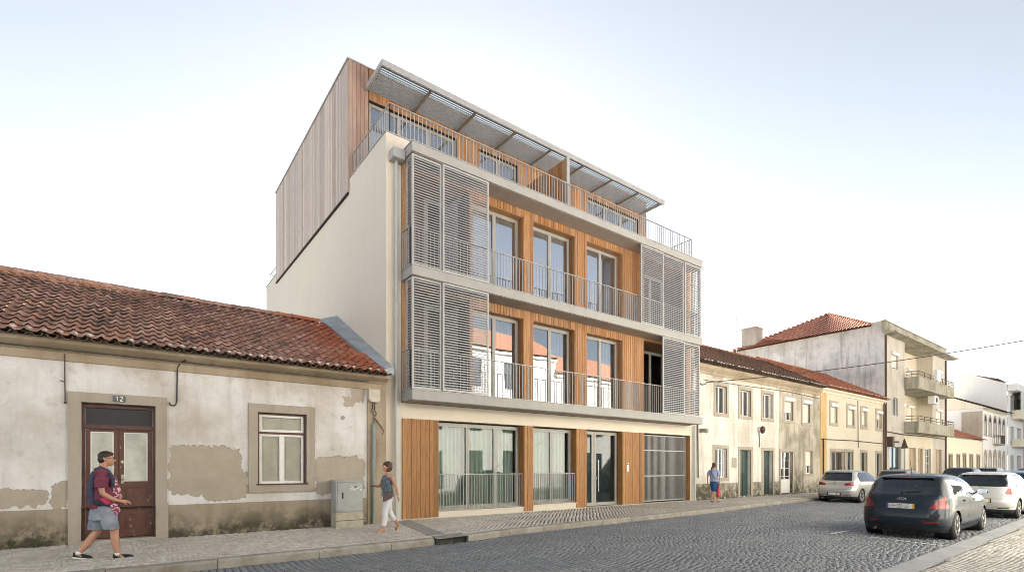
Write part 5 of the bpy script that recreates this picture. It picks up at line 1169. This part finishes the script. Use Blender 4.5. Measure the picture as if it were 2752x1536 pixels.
        if kind == 'ceed':
            for p, q in (((.055, .02), (.02, .02)), ((.02, .02), (.055, -.02)), ((.055, -.02), (.02, -.02)), ((.01, -.02), (-.004, .02)), ((-.004, .02), (-.018, -.02)), ((-.03, .02), (-.042, -.02)), ((-.042, -.02), (-.056, .02))): mb.bar((ex - .003, p[0], ez + p[1]), (ex - .003, q[0], ez + q[1]), .005, .009)
        else:
            for p, q in (((.035, .03), (.012, -.035)), ((.012, -.035), (0, 0)), ((0, 0), (-.012, -.035)), ((-.012, -.035), (-.035, .03)), ((.014, .04), (0, .008)), ((0, .008), (-.014, .04))): mb.bar((ex - .003, p[0], ez + p[1]), (ex - .003, q[0], ez + q[1]), .005, .007)
        mb.build('emblem', M['chrome'], C, local=True)
        wx = rx_at(1.04) - .012; mb = MB(); mb.tube([(wx, .0, 1.015), (wx - .01, .04, 1.03), (rx_at(1.08) - .018, -.32, 1.075)], .011, 6); mb.ball((wx, 0, 1.01), .03); mb.build('rear_wiper', M['blackplastic'], C, local=True)
        mb = MB(); zt = K['prof'][-2][0]; mb.tube([(.92, 0, zt - .02), (.78, 0, zt + .30)], [.008, .004], 6); mb.ball((.92, 0, zt - .01), .035, .03, .03); mb.build('antenna', M['blackplastic'], C, local=True)
        sp = rx_at(1.36); mb = MB(); z = 1.385; w = .5
        mb.rings([[(sp - .035, y, z - .022), (sp - .045, y, z - .002), (sp + .22, y, z + .028), (sp + .2, y, z - .02)] for y in (-w, -w * .5, 0, w * .5, w)]); mb.build('roof_spoiler', pm, body, local=True)
        mb = MB(); mb.box(sp - .049, sp - .04, -.14, .14, z - .018, z - .006); mb.build('high_brake_light', M['lens'], body, local=True)
        mb = MB()
        for s in (1,): mb.tube([(.12, s * .5, .2), (-.0, s * .5, .19)], .03, 10)
        mb.build('exhaust', M['rust'], C, local=True)
    C.location = loc; C.rotation_euler = (0, 0, rz); C.scale = (1, 1, 1); return C
def cars():
    g = 'cars parked along the street'
    make_car('dark blue grey hatchback parked nearest, seen from behind on the right', 'car', ('slate', (.009, .016, .026)), (14.1, 4.03, RZ), R(1.0), 'ceed', '35-08-VZ')
    make_car('silver hatchback parked by the far kerb in front of the stained townhouse', 'car', ('silver', (.40, .395, .385)), (25.75, 9.86, RZ), 0, 'golf', '65-EE-07', metal=.6)
    make_car('white hatchback parked in line beyond the dark blue grey one', 'car', ('white', (.42, .42, .42)), (21.75, 4.12, RZ), 0, 'polo', '23-61-EU', metal=.25)
    make_car('grey car whose roof shows behind the silver hatchback', 'car', ('grey', (.22, .235, .25)), (33.2, 9.95, RZ), 0, 'golf', far=True)
    make_car('dark hatchback parked farther along, seen above the roof of the nearest car', 'car', ('black', (.03, .04, .055)), (39.8, 8.6, RZ + .12), 0, 'ceed', far=True)
    make_car('pale grey green car far down the street above the white hatchback', 'car', ('palegreen', (.30, .33, .32)), (56, 10.2, RZ + .1), 0, 'golf', far=True)
    make_car('light blue car parked just beyond the white hatchback, cut by the frame', 'car', ('blue', (.14, .24, .33)), (27.6, 4.3, RZ), 0, 'golf', far=True)
    make_car('dark car farthest along the near kerb, cut by the frame', 'car', ('dark', (.04, .05, .06)), (36.5, 4.9, RZ + .12), 0, 'polo', far=True)
cars()
#@@CARS_STOP
#@@PEOPLE
# ================================================================ people
def ell(c, rx, ry, n=20, tilt=0, lean=0):
    c = Vector(c); return [c + Vector((rx * math.cos(a), ry * math.sin(a), rx * math.cos(a) * tilt + ry * math.sin(a) * lean)) for a in [2 * PI * i / n for i in range(n)]]
def fuse(name, mb, mat, parent, vox=.007, folds=0, fs=9, it=4, seed=0):
    """weld overlapping closed shapes into one continuous skin"""
    o = mb.build(name, mat, parent, local=True, smooth=True)
    r = o.modifiers.new('r', 'REMESH'); r.mode = 'VOXEL'; r.voxel_size = vox; r.use_smooth_shade = True
    s = o.modifiers.new('s', 'SMOOTH'); s.factor = .5; s.iterations = it
    bake(o)
    if folds:
        me = o.data
        for v in me.vertices:
            p = v.co; q = mn.noise(Vector((p.x * fs + seed, p.y * fs, p.z * fs * .55))) + .5 * mn.noise(Vector((p.x * fs * 2.3, p.y * fs * 2.3, p.z * fs + seed)))
            v.co = p + v.normal * q * folds
        me.update()
    if not o.data.materials: o.data.materials.append(mat)
    return o
def hand(mb, w, d, up, s=1, curl=.5, side=1):
    """palm, four unequal bent fingers and a thumb; w wrist, d direction of the fingers, up = back of the hand"""
    d = Vector(d).normalized(); up = Vector(up); lat = d.cross(up).normalized() * side; up = lat.cross(d).normalized() * side; w = Vector(w)
    mb.tube([w - d * .01, w + d * .03, w + d * .085], [.024 * s, .03 * s, .03 * s], 10)
    mb.ball(w + d * .06 * s, .036 * s, .018 * s, .045 * s, 10, Matrix((lat, up, d)).transposed())
    for k, L in enumerate((.068, .078, .072, .056)):
        o = w + d * .088 * s + lat * (.027 - .018 * k) * s; pts = [o]; a = 0
        for q in range(3):
            a += curl * (.5 + .25 * q); o = o + (d * math.cos(a) - up * math.sin(a)) * L * s / 3; pts.append(o)
        mb.tube(pts, [.0092 * s, .0088 * s, .008 * s, .0066 * s], 7)
    o = w + d * .03 * s + lat * .03 * s; mb.tube([o - lat * .01, o + (lat * .8 + d * .6) * .03 * s, o + (lat * .7 + d * 1.1 - up * .3) * .055 * s], [.013 * s, .0105 * s, .008 * s], 7)
def head(mb, c, fwd, s=1.):
    """c centre of the skull; fwd horizontal facing direction"""
    f = Vector(fwd).normalized(); l = Vector((-f.y, f.x, 0)); u = Vector((0, 0, 1)); Mx = Matrix((f, l, u)).transposed(); c = Vector(c)
    P = lambda a, b, z: c + (f * a + l * b + u * z) * s
    mb.ball(P(-.012, 0, .025), .098 * s, .076 * s, .092 * s, 18, Mx); mb.ball(P(.03, 0, -.02), .066 * s, .064 * s, .09 * s, 16, Mx); mb.ball(P(.042, 0, -.075), .042 * s, .042 * s, .036 * s, 12, Mx)
    mb.tube([P(.085, 0, .018), P(.104, 0, -.012), P(.112, 0, -.026), P(.088, 0, -.036)], [.009 * s, .0125 * s, .0135 * s, .01 * s], 8)
    mb.ball(P(.083, 0, .032), .012 * s, .05 * s, .009 * s, 10, Mx); mb.ball(P(.087, 0, -.056), .011 * s, .022 * s, .0065 * s, 8, Mx); mb.ball(P(.086, 0, -.066), .011 * s, .02 * s, .007 * s, 8, Mx)
    for q in (1, -1): mb.ball(P(-.01, q * .076, -.01), .016 * s, .009 * s, .03 * s, 10, Mx); mb.ball(P(.05, q * .042, -.03), .022 * s, .018 * s, .024 * s, 8, Mx)
    return P, Mx
def eyes(P, C, Mx, s=1):
    for q in (1, -1):
        mb = MB(); mb.ball(P(.080, q * .031, .012), .010 * s, .013 * s, .0085 * s, 10, Mx); e = mb.build('eye', M['white_paint'], C, local=True, smooth=True)
        mb = MB(); mb.ball(P(.087, q * .031, .012), .005 * s, .006 * s, .006 * s, 8, Mx); mb.build('iris', M['hair'], e, local=True)
        mb = MB(); mb.tube([P(.086, q * .015, .034), P(.091, q * .03, .038), P(.084, q * .046, .034)], .004 * s, 6); mb.build('eyebrow', M['hair'], C, local=True)
    mb = MB(); mb.ball(P(.094, 0, -.061), .006 * s, .02 * s, .0045 * s, 8, Mx); mb.build('lips', simple('lips', (.33, .10, .08), .5), C, local=True, smooth=True)
def foot(mb, heel, toe, ank, r=.034, w=.042):
    heel, toe, ank = Vector(heel), Vector(toe), Vector(ank); d = toe - heel; up = Vector((0, 0, 1)); l = d.normalized().cross(up)
    mb.rings([[h + l * (a * wd * math.cos(t)) + up * (ht * math.sin(t)) for t in [2 * PI * i / 12 for i in range(12)]] for h, a, wd, ht in
              ((heel + d * .0 + up * .03, 1, w * .55, .02), (heel + d * .08 + up * .04, 1, w * .8, .036), (heel + d * .35 + up * .045, 1, w * .85, .042), (heel + d * .7 + up * .033, 1, w * 1.12, .03), (heel + d * .92 + up * .026, 1, w * .9, .022), (toe + up * .022, 1, w * .4, .012))])
    mb.tube([heel + d * .22 + up * .05, ank], [.04, .036], 12)
def shoe(C, heel, toe, ank, mat, sole, open_=False, part='shoe'):
    heel, toe = Vector(heel), Vector(toe); d = toe - heel; up = Vector((0, 0, 1)); l = d.normalized().cross(up).normalized(); n = l.cross(d).normalized()
    if n.z < 0: n = -n
    ol = [(0, .018), (.03, .032), (.15, .036), (.4, .034), (.65, .048), (.85, .046), (.97, .028), (1.0, .012)]
    O = [heel + d * a + l * b for a, b in ol] + [heel + d * a - l * b for a, b in ol[::-1]]
    mb = MB(); mb.rings([[p + n * z for p in O] for z in (-.002, .018)])
    s = mb.build(part, sole, C, local=True)
    mb = MB()
    if not open_:
        rs = []
        for z, k in ((.018, 1.), (.035, .99), (.05, .9), (.062, .66), (.066, .3)): rs.append([heel + d * (.52 + (a - .52) * (k if a > .5 else .99)) + l * (b * k * q) + n * (z + (.022 * (1 - a) if z > .03 else 0)) for q, L in ((1, ol), (-1, ol[::-1])) for a, b in L])
        mb.rings(rs); mb.tube([heel + d * .2 + n * .05, heel + d * .22 + n * .085], [.042, .038], 12)
        mb.build('upper', mat, s, local=True, smooth=True)
        mb = MB()
        for a in (.42, .5, .58): mb.bar(heel + d * a + l * .025 + n * .07, heel + d * (a + .03) - l * .025 + n * .07, .006, .006)
        mb.build('laces', M['dark'], s, local=True)
    else:
        for a in (.2, .62): mb.tube([heel + d * a + l * .04 + n * .01, heel + d * (a + .02) + l * .03 + n * .06, heel + d * (a + .02) - l * .03 + n * .06, heel + d * a - l * .04 + n * .01], .009, 6)
        mb.build('straps', mat, s, local=True)
def cl(name, c, rough=.85, var=.15, sc=14): return simple(name, c, rough, 0, var, sc, .25)
def man():
    C = thing('person', 'man in maroon t-shirt, grey shorts and black shoes striding past the brown door', 'person', (-.43, 10.8, -.03), None)
    # +x is the way he walks, +y away from the camera
    mb = MB(); HP = Vector((.13, 0, 1.655))
    P, Mx = head(mb, HP, (1, -.05, 0), 1.04)
    mb.tube([(.10, 0, 1.60), (.085, 0, 1.52), (.07, 0, 1.45)], [.058, .06, .075], 14)
    mb.rings([ell((.07, 0, z), a, b, 20) for z, a, b in ((.80, .12, .16), (.88, .135, .17), (1.0, .145, .165), (1.15, .135, .165), (1.3, .13, .185), (1.40, .115, .19), (1.46, .08, .15), (1.49, .05, .08))])
    L = {}
    # legs: near = right leg (front), far = left leg (rear)
    mb.tube([(.11, -.09, .84), (.18, -.095, .66), (.235, -.095, .47), (.235, -.095, .40), (.25, -.095, .26), (.275, -.095, .11)], [.098, .084, .062, .06, .062, .037], 14)
    mb.tube([(.09, .09, .84), (.05, .10, .64), (.0, .10, .45), (-.04, .10, .40), (-.13, .10, .26), (-.235, .10, .13)], [.098, .084, .062, .058, .061, .037], 14)
    foot(mb, (.22, -.095, .0), (.48, -.10, .0), (.275, -.095, .11)); foot(mb, (-.30, .10, .05), (-.07, .11, .0), (-.235, .10, .13))
    # arms: near arm bent, forearm forward; far arm bent too
    mb.tube([(.06, -.19, 1.42), (.055, -.225, 1.26), (.085, -.235, 1.10), (.12, -.235, 1.07), (.22, -.22, 1.0), (.315, -.19, .965)], [.056, .05, .04, .041, .034, .026], 12); hand(mb, (.315, -.19, .965), (1, .12, -.15), (0, -.5, 1), 1, .4, 1)
    mb.tube([(.06, .19, 1.42), (.06, .225, 1.26), (.10, .23, 1.10), (.13, .23, 1.07), (.22, .20, 1.03), (.29, .12, 1.03)], [.056, .05, .04, .041, .034, .026], 12); hand(mb, (.29, .12, 1.03), (.3, -1, 0), (1, 0, .3), 1, .6, -1)
    fuse('body', mb, M['skin'], C, .0065, it=3); eyes(P, C, Mx, 1.04)
    mb = MB(); c = P(-.018, 0, .052); mb.ball(c, .102, .083, .083, 20, Mx); mb.ball(P(-.055, 0, .0), .062, .078, .085, 16, Mx); mb.ball(P(.03, 0, .085), .06, .062, .036, 12, Mx)
    fuse('hair', mb, M['hair'], C, .007, .004, 60)
    mb = MB()
    for q in (1, -1):
        mb.tube([P(.098 + .0 * i, q * .033 + .021 * math.cos(2 * PI * i / 12), .012 + .017 * math.sin(2 * PI * i / 12)) for i in range(13)], .003, 5); mb.tube([P(.096, q * .055, .018), P(.03, q * .077, .02), P(-.02, q * .08, .008)], .003, 5)
    mb.build('glasses', M['dark'], C, local=True)
    shirt = cl('maroon_cotton', (.17, .035, .065)); mb = MB()
    mb.rings([ell((.075, 0, z), a, b, 24) for z, a, b in ((.84, .165, .19), (.92, .165, .19), (1.05, .17, .185), (1.2, .158, .185), (1.32, .15, .20), (1.42, .13, .205), (1.475, .09, .15), (1.50, .066, .09))])
    mb.tube([(.065, -.14, 1.43), (.062, -.20, 1.40), (.06, -.225, 1.32), (.055, -.235, 1.19)], [.085, .088, .084, .078], 14); mb.tube([(.065, .14, 1.43), (.062, .20, 1.40), (.06, .225, 1.32), (.06, .235, 1.19)], [.085, .088, .084, .078], 14)
    fuse('t_shirt', mb, shirt, C, .009, .009, 9, 3, 3)
    mb = MB(); mb.rings([ell((.09, 0, z), a, b, 24) for z, a, b in ((.66, .20, .215), (.74, .19, .21), (.84, .17, .195), (.93, .155, .185))])
    mb.rings([ell((x, -.11, z), a, b, 18) for x, z, a, b in ((.19, .50, .115, .12), (.175, .60, .125, .125), (.13, .76, .13, .12), (.11, .86, .11, .10))]); mb.rings([ell((x, .11, z), a, b, 18) for x, z, a, b in ((.0, .49, .13, .125), (.02, .60, .135, .125), (.07, .76, .13, .12), (.09, .86, .11, .10))])
    fuse('shorts', mb, cl('washed_grey_denim', (.24, .265, .31), sc=5, var=.35), C, .009, .014, 8, 3, 8)
    shoe(C, (.21, -.095, .0), (.495, -.10, .0), None, cl('black_canvas', (.02, .018, .018)), M['white_paint']); shoe(C, (-.315, .10, .055), (-.06, .11, .0), None, cl('black_canvas_b', (.02, .018, .018)), M['white_paint'])
    mb = MB(); mb.tube([(.27, -.095, .06), (.272, -.095, .105)], [.042, .039], 12); mb.build('sock', M['white_paint'], C, local=True, smooth=True); mb = MB(); mb.tube([(-.245, .10, .1), (-.225, .10, .15)], [.044, .042], 12); mb.build('sock', M['white_paint'], C, local=True, smooth=True)
    # sling on his back and round his side
    S = thing('carrier', 'navy cloth baby carrier worn on the back and shoulder of the striding man', 'baby carrier', (-.43, 10.8, -.03))
    navy = cl('navy_cloth', (.045, .055, .10)); mb = MB()
    mb.rings([ell((x, 0, z), a, b, 22) for x, z, a, b in ((-.045, .93, .06, .15), (-.05, 1.05, .062, .165), (-.05, 1.2, .062, .17), (-.04, 1.35, .058, .16), (-.015, 1.46, .045, .12))])
    fuse('back_panel', mb, navy, S, .009, .006, 9, 3); mb = MB()
    for q in (1, -1): mb = MB(); mb.tube([(-.02, q * .13, 1.47), (.05, q * .135, 1.515), (.14, q * .14, 1.46), (.21, q * .15, 1.34), (.21, q * .17, 1.2)], [.03, .032, .032, .03, .028], 10); mb.build('strap', navy, S, local=True, smooth=True)
    mb = MB(); mb.rings([ell((.08, 0, z), .178, .205, 24, -.25) for z in (.90, .95, .98)]); mb.build('waist_belt', cl('dark_belt', (.03, .035, .05)), S, local=True, smooth=True)
    B = thing('bundle', 'magenta and white striped cloth bundle carried against the chest of the striding man', 'bundle', (-.43, 10.8, -.03))
    t = NT('striped_cloth'); X = t.xyz(t.pos(obj=True)); z = t.ma('ADD', t.ma('MULTIPLY', X[2], 12.), t.ma('MULTIPLY', t.noise(t.pos(obj=True), 6, 2), 5.)); z = t.ma('FRACT', z); t.col(t.ramp(z, [(.0, (.30, .05, .11)), (.5, (.30, .05, .11)), (.56, (.66, .58, .58)), (.8, (.66, .58, .58)), (.86, (.22, .04, .09))])); t.rough(.9); st = t.m
    mb = MB(); mb.ball((.235, 0, 1.11), .085, .125, .155, 16); mb.ball((.22, 0, 1.28), .06, .085, .09, 14); fuse('cloth', mb, st, B, .008, .010, 14, 3, 5)
    mb = MB(); mb.ball((.21, -.12, .89), .07, .06, .07, 12); mb.tube([(.22, -.13, .9), (.255, -.14, .80), (.24, -.14, .74)], [.055, .06, .045], 12); fuse('hanging_end', mb, st, B, .008, .010, 14, 3, 9)
    mb = MB(); mb.ball((.13, -.185, .975), .085, .05, .07, 12); fuse('pink_pocket', mb, cl('hot_pink_cloth', (.50, .035, .12)), B, .008, .006, 12, 3)
    mb = MB(); mb.ball((.05, -.19, .94), .085, .05, .055, 12); fuse('dark_pocket', mb, cl('black_cloth', (.02, .02, .025)), B, .008, .006, 12, 3)
man()
def woman():
    C = thing('person', 'woman with dark bob, sleeveless grey top and white trousers walking beside the cedar panel', 'person', (4.737, 11.2, 0))
    # she walks towards -x ; near side is -y
    mb = MB(); P, Mx = head(mb, (.03, 0, 1.50), (-1, -.08, 0), .97)
    mb.tube([(.045, 0, 1.45), (.055, 0, 1.38), (.06, 0, 1.32)], [.045, .046, .06], 12)
    mb.rings([ell((x, 0, z), a, b, 20) for x, z, a, b in ((.055, .76, .10, .145), (.06, .85, .115, .16), (.035, .97, .10, .125), (.03, 1.1, .105, .135), (.035, 1.22, .105, .15), (.05, 1.29, .08, .155), (.055, 1.34, .05, .09))])
    mb.tube([(.03, -.08, .80), (-.01, -.085, .62), (-.045, -.08, .45), (-.05, -.08, .40), (-.055, -.08, .27), (-.075, -.08, .10)], [.09, .075, .052, .05, .05, .03], 12)
    mb.tube([(.07, .08, .80), (.10, .085, .62), (.125, .08, .46), (.15, .08, .42), (.215, .08, .32), (.285, .08, .22)], [.09, .075, .052, .05, .05, .03], 12)
    foot(mb, (-.05, -.08, .012), (-.27, -.085, .0), (-.075, -.08, .10), w=.036); foot(mb, (.375, .08, .15), (.285, .08, .0), (.285, .08, .22), w=.036)
    mb.tube([(.085, -.155, 1.28), (.115, -.185, 1.17), (.17, -.195, 1.04), (.19, -.195, .99), (.215, -.19, .88), (.235, -.185, .80)], [.046, .041, .034, .034, .028, .021], 12); hand(mb, (.235, -.185, .80), (.15, 0, -1), (1, -.6, .1), .92, .45, 1)
    mb.tube([(.04, .155, 1.28), (.0, .185, 1.17), (-.05, .19, 1.06), (-.08, .185, 1.05), (-.14, .15, 1.05), (-.19, .10, 1.06)], [.046, .041, .034, .034, .028, .021], 12); hand(mb, (-.19, .10, 1.06), (-.7, -.6, .1), (0, 0, -1), .92, .9, -1)
    fuse('body', mb, M['skin'], C, .0065, it=3); eyes(P, C, Mx, .97)
    mb = MB(); mb.ball(P(-.025, 0, .045), .106, .094, .088, 20, Mx); mb.ball(P(-.055, 0, -.02), .080, .096, .10, 18, Mx); mb.ball(P(-.03, 0, -.075), .075, .088, .05, 14, Mx); mb.ball(P(.045, .03, .08), .055, .05, .034, 12, Mx)
    fuse('hair', mb, M['hair_br'], C, .008, .009, 30)
    t = NT('teal_grey_pattern'); n = t.noise(t.pos((1, 1, .6), obj=True), 26, 3, .6, 1.5); t.col(t.ramp(n, [(.4, (.055, .075, .10)), (.55, (.14, .17, .20)), (.68, (.30, .33, .35))])); t.rough(.85)
    mb = MB(); mb.rings([ell((x, 0, z), a, b, 24, -.12) for x, z, a, b in ((.055, .82, .14, .175), (.05, .92, .13, .16), (.035, 1.05, .125, .15), (.035, 1.18, .128, .158), (.045, 1.26, .10, .15), (.06, 1.30, .075, .12))])
    fuse('sleeveless_top', mb, t.m, C, .008, .010, 9, 3, 2)
    tr = cl('white_cotton', (.70, .68, .69), var=.06); mb = MB()
    mb.rings([ell((.06, 0, z), a, b, 20) for z, a, b in ((.70, .115, .155), (.78, .125, .168), (.87, .12, .16))])
    mb.tube([(.03, -.08, .78), (-.01, -.085, .62), (-.045, -.08, .45), (-.055, -.08, .28), (-.07, -.08, .14)], [.105, .09, .068, .064, .055], 14); mb.tube([(.07, .08, .78), (.10, .085, .62), (.13, .08, .45), (.20, .08, .34), (.265, .08, .25)], [.105, .09, .068, .064, .055], 14)
    fuse('trousers', mb, tr, C, .008, .006, 9, 3, 6)
    shoe(C, (-.035, -.08, .0), (-.275, -.085, .0), None, cl('pink_straps', (.55, .27, .24)), cl('pink_sole', (.52, .30, .26)), True, 'sandal'); shoe(C, (.385, .08, .145), (.285, .08, .0), None, cl('tan_straps', (.45, .28, .15)), cl('tan_sole', (.42, .27, .15)), True, 'sandal')
    mb = MB(); mb.tube([(.225, -.185, .835), (.23, -.185, .81)], .027, 10); mb.build('bracelet', M['alloy'], C, local=True)
    B = thing('shoulder_bag', 'dark brown bag hanging at the hip of the woman in white trousers', 'bag', (4.737, 11.2, 0)); bg = simple('dark_leather', (.06, .035, .035), .45, 0, .2, 8)
    mb = MB(); mb.rings([[(.01 + x, -.185 + y, z + x * .35) for x, y in ((-.14, -.03), (.07, -.035), (.075, .03), (-.14, .03))] for z in (.76, .80, .92)]); fuse('bag_body', mb, bg, B, .008, .006, 10, 3)
    mb = MB(); mb.tube([(-.06, -.2, .9), (.03, -.19, 1.05), (.10, -.13, 1.25), (.09, -.05, 1.33), (.07, .1, 1.3), (-.05, .14, 1.15), (-.02, .16, .95)], .009, 6); mb.build('strap', bg, B, local=True)
    B = thing('phone', 'dark phone held out in the far hand of the woman in white trousers', 'phone', (4.737, 11.2, 0)); mb = MB(); mb.obox((-.275, .035, 1.06), (.035, .065, .005), Matrix.Rotation(.5, 3, 'Z')); mb.build('phone_case', M['dark'], B, local=True)
woman()
def far_woman():
    C = thing('person', 'woman seen from behind in pale blue top and dark blue skirt walking past the townhouse', 'person', (19.85, 12.2, 0))
    mb = MB(); P, Mx = head(mb, (.02, -.0, 1.56), (1, .1, 0), .97)
    mb.tube([(.0, 0, 1.5), (-.01, 0, 1.38)], [.047, .06], 12)
    mb.rings([ell((0, 0, z), a, b, 18) for z, a, b in ((.80, .11, .16), (.9, .12, .17), (1.02, .105, .14), (1.2, .11, .15), (1.33, .09, .17), (1.39, .05, .1))])
    mb.tube([(.02, .08, .82), (.0, .08, .47), (-.03, .07, .28), (-.07, .09, .09)], [.09, .055, .052, .03], 12); mb.tube([(.0, -.08, .82), (.08, -.07, .47), (.12, -.08, .28), (.12, -.09, .09)], [.09, .055, .052, .03], 12)
    foot(mb, (-.10, .09, .02), (.12, .1, 0), (-.07, .09, .09), w=.036); foot(mb, (.08, -.09, .0), (.30, -.1, .0), (.12, -.09, .09), w=.036)
    mb.tube([(0, .175, 1.34), (-.02, .25, 1.2), (-.02, .29, 1.05), (.02, .31, .82)], [.047, .042, .034, .022], 10); hand(mb, (.02, .31, .82), (.1, .05, -1), (0, 1, 0), .92, .4, 1)
    mb.tube([(0, -.175, 1.34), (.0, -.23, 1.2), (.0, -.25, 1.05), (.02, -.24, .80)], [.047, .042, .034, .022], 10); hand(mb, (.02, -.24, .80), (.1, .05, -1), (0, -1, 0), .92, .9, -1)
    fuse('body', mb, M['skin'], C, .009, it=3)
    mb = MB(); mb.ball(P(-.02, 0, .03), .108, .09, .10, 16, Mx); mb.ball(P(-.05, 0, -.04), .07, .075, .07, 12, Mx); mb.tube([P(-.1, 0, -.03), P(-.14, .05, -.12), P(-.12, .08, -.2)], [.04, .035, .015], 8); fuse('hair', mb, M['hair_br'], C, .009, .006, 30)
    mb = MB(); mb.rings([ell((0, 0, z), a, b, 20) for z, a, b in ((.88, .155, .20), (1.0, .14, .175), (1.2, .135, .178), (1.34, .11, .19), (1.41, .06, .10))]); mb.tube([(0, .15, 1.34), (-.01, .24, 1.22), (-.02, .27, 1.13)], [.075, .07, .07], 12); mb.tube([(0, -.15, 1.34), (0, -.22, 1.22), (0, -.24, 1.13)], [.075, .07, .07], 12)
    fuse('top', mb, cl('pale_blue_check', (.36, .40, .56), sc=30, var=.3), C, .01, .008, 9, 3)
    mb = MB(); mb.rings([ell((x, 0, z), a, b, 20) for x, z, a, b in ((.05, .46, .13, .14), (.04, .6, .14, .17), (.02, .78, .15, .195), (0, .9, .14, .18))]); fuse('skirt', mb, cl('royal_blue_cloth', (.025, .075, .20)), C, .01, .012, 8, 3)
    for h, t in (((-.11, .09, .02), (.13, .1, 0)), ((.07, -.09, 0), (.31, -.1, 0))): shoe(C, h, t, None, M['dark'], M['dark'], True, 'sandal')
    B = thing('red_bag', 'red cloth bag hanging from the right hand of the woman in the blue skirt', 'bag', (19.85, 12.2, 0))
    mb = MB(); mb.rings([ell((.02, -.2, z), a, b, 14) for z, a, b in ((.22, .05, .055), (.3, .09, .07), (.5, .08, .065), (.66, .03, .03), (.72, .02, .02))]); fuse('bag_body', mb, cl('red_cloth', (.55, .05, .07)), B, .01, .01, 12, 3)
    mb = MB(); mb.tube([(-.09, .1, 1.38), (-.15, 0, 1.2), (-.15, -.12, 1.05), (-.1, -.19, .95)], .011, 6); tag(mb.build('strap', cl('dark_strap', (.05, .05, .12)), C, local=True))
far_woman()
#@@PEOPLE_STOP
# ================================================================ light and camera
w = bpy.data.worlds.new('World'); scn.world = w; w.use_nodes = True; nt = w.node_tree; nt.nodes.clear()
sky = nt.nodes.new('ShaderNodeTexSky'); sky.sky_type = 'NISHITA'; sky.sun_disc = False
SUN_EL, SUN_AZ = R(24), R(60)              # azimuth of the sun measured from +X towards +Y
sky.sun_elevation = SUN_EL; sky.sun_rotation = PI / 2 - SUN_AZ; sky.air_density = .45; sky.dust_density = .12; sky.ozone_density = .25; sky.altitude = 20
bg = nt.nodes.new('ShaderNodeBackground'); bg.inputs[1].default_value = .05; ou = nt.nodes.new('ShaderNodeOutputWorld')
hs = nt.nodes.new('ShaderNodeHueSaturation'); hs.inputs['Saturation'].default_value = .34; hs.inputs['Hue'].default_value = .485; nt.links.new(sky.outputs[0], hs.inputs['Color']); nt.links.new(hs.outputs[0], bg.inputs[0]); nt.links.new(bg.outputs[0], ou.inputs[0])
L = bpy.data.lights.new('sun', 'SUN'); L.energy = 5.0; L.angle = R(.5); L.color = (1, .98, .94); lo = bpy.data.objects.new('sun', L); COL.objects.link(lo)
d = Vector((math.cos(SUN_AZ) * math.cos(SUN_EL), math.sin(SUN_AZ) * math.cos(SUN_EL), math.sin(SUN_EL))); lo.rotation_euler = d.to_track_quat('Z', 'Y').to_euler(); lo.location = (0, 0, 40)
cam = bpy.data.cameras.new('camera'); co = bpy.data.objects.new('camera', cam); COL.objects.link(co); scn.camera = co
A = math.atan(1715 / 1285.); cam.sensor_width = 36; cam.lens = 1285 / 2576 * 36; cam.shift_y = (1173 - 719) / 2576; cam.clip_start = .05; cam.clip_end = 3000
co.location = (0, 0, 1.5); co.rotation_euler = (PI / 2, 0, A - PI / 2)
scn.view_settings.view_transform = 'Standard'; scn.view_settings.look = 'None'; scn.view_settings.exposure = 2.88; scn.view_settings.gamma = 1
scn.cycles.filter_width = .95; scn.cycles.denoising_prefilter = 'ACCURATE'; scn.cycles.max_bounces = 8; scn.cycles.transparent_max_bounces = 16; scn.cycles.use_denoising = True; scn.cycles.sample_clamp_indirect = 8; scn.cycles.caustics_reflective = False; scn.cycles.caustics_refractive = False
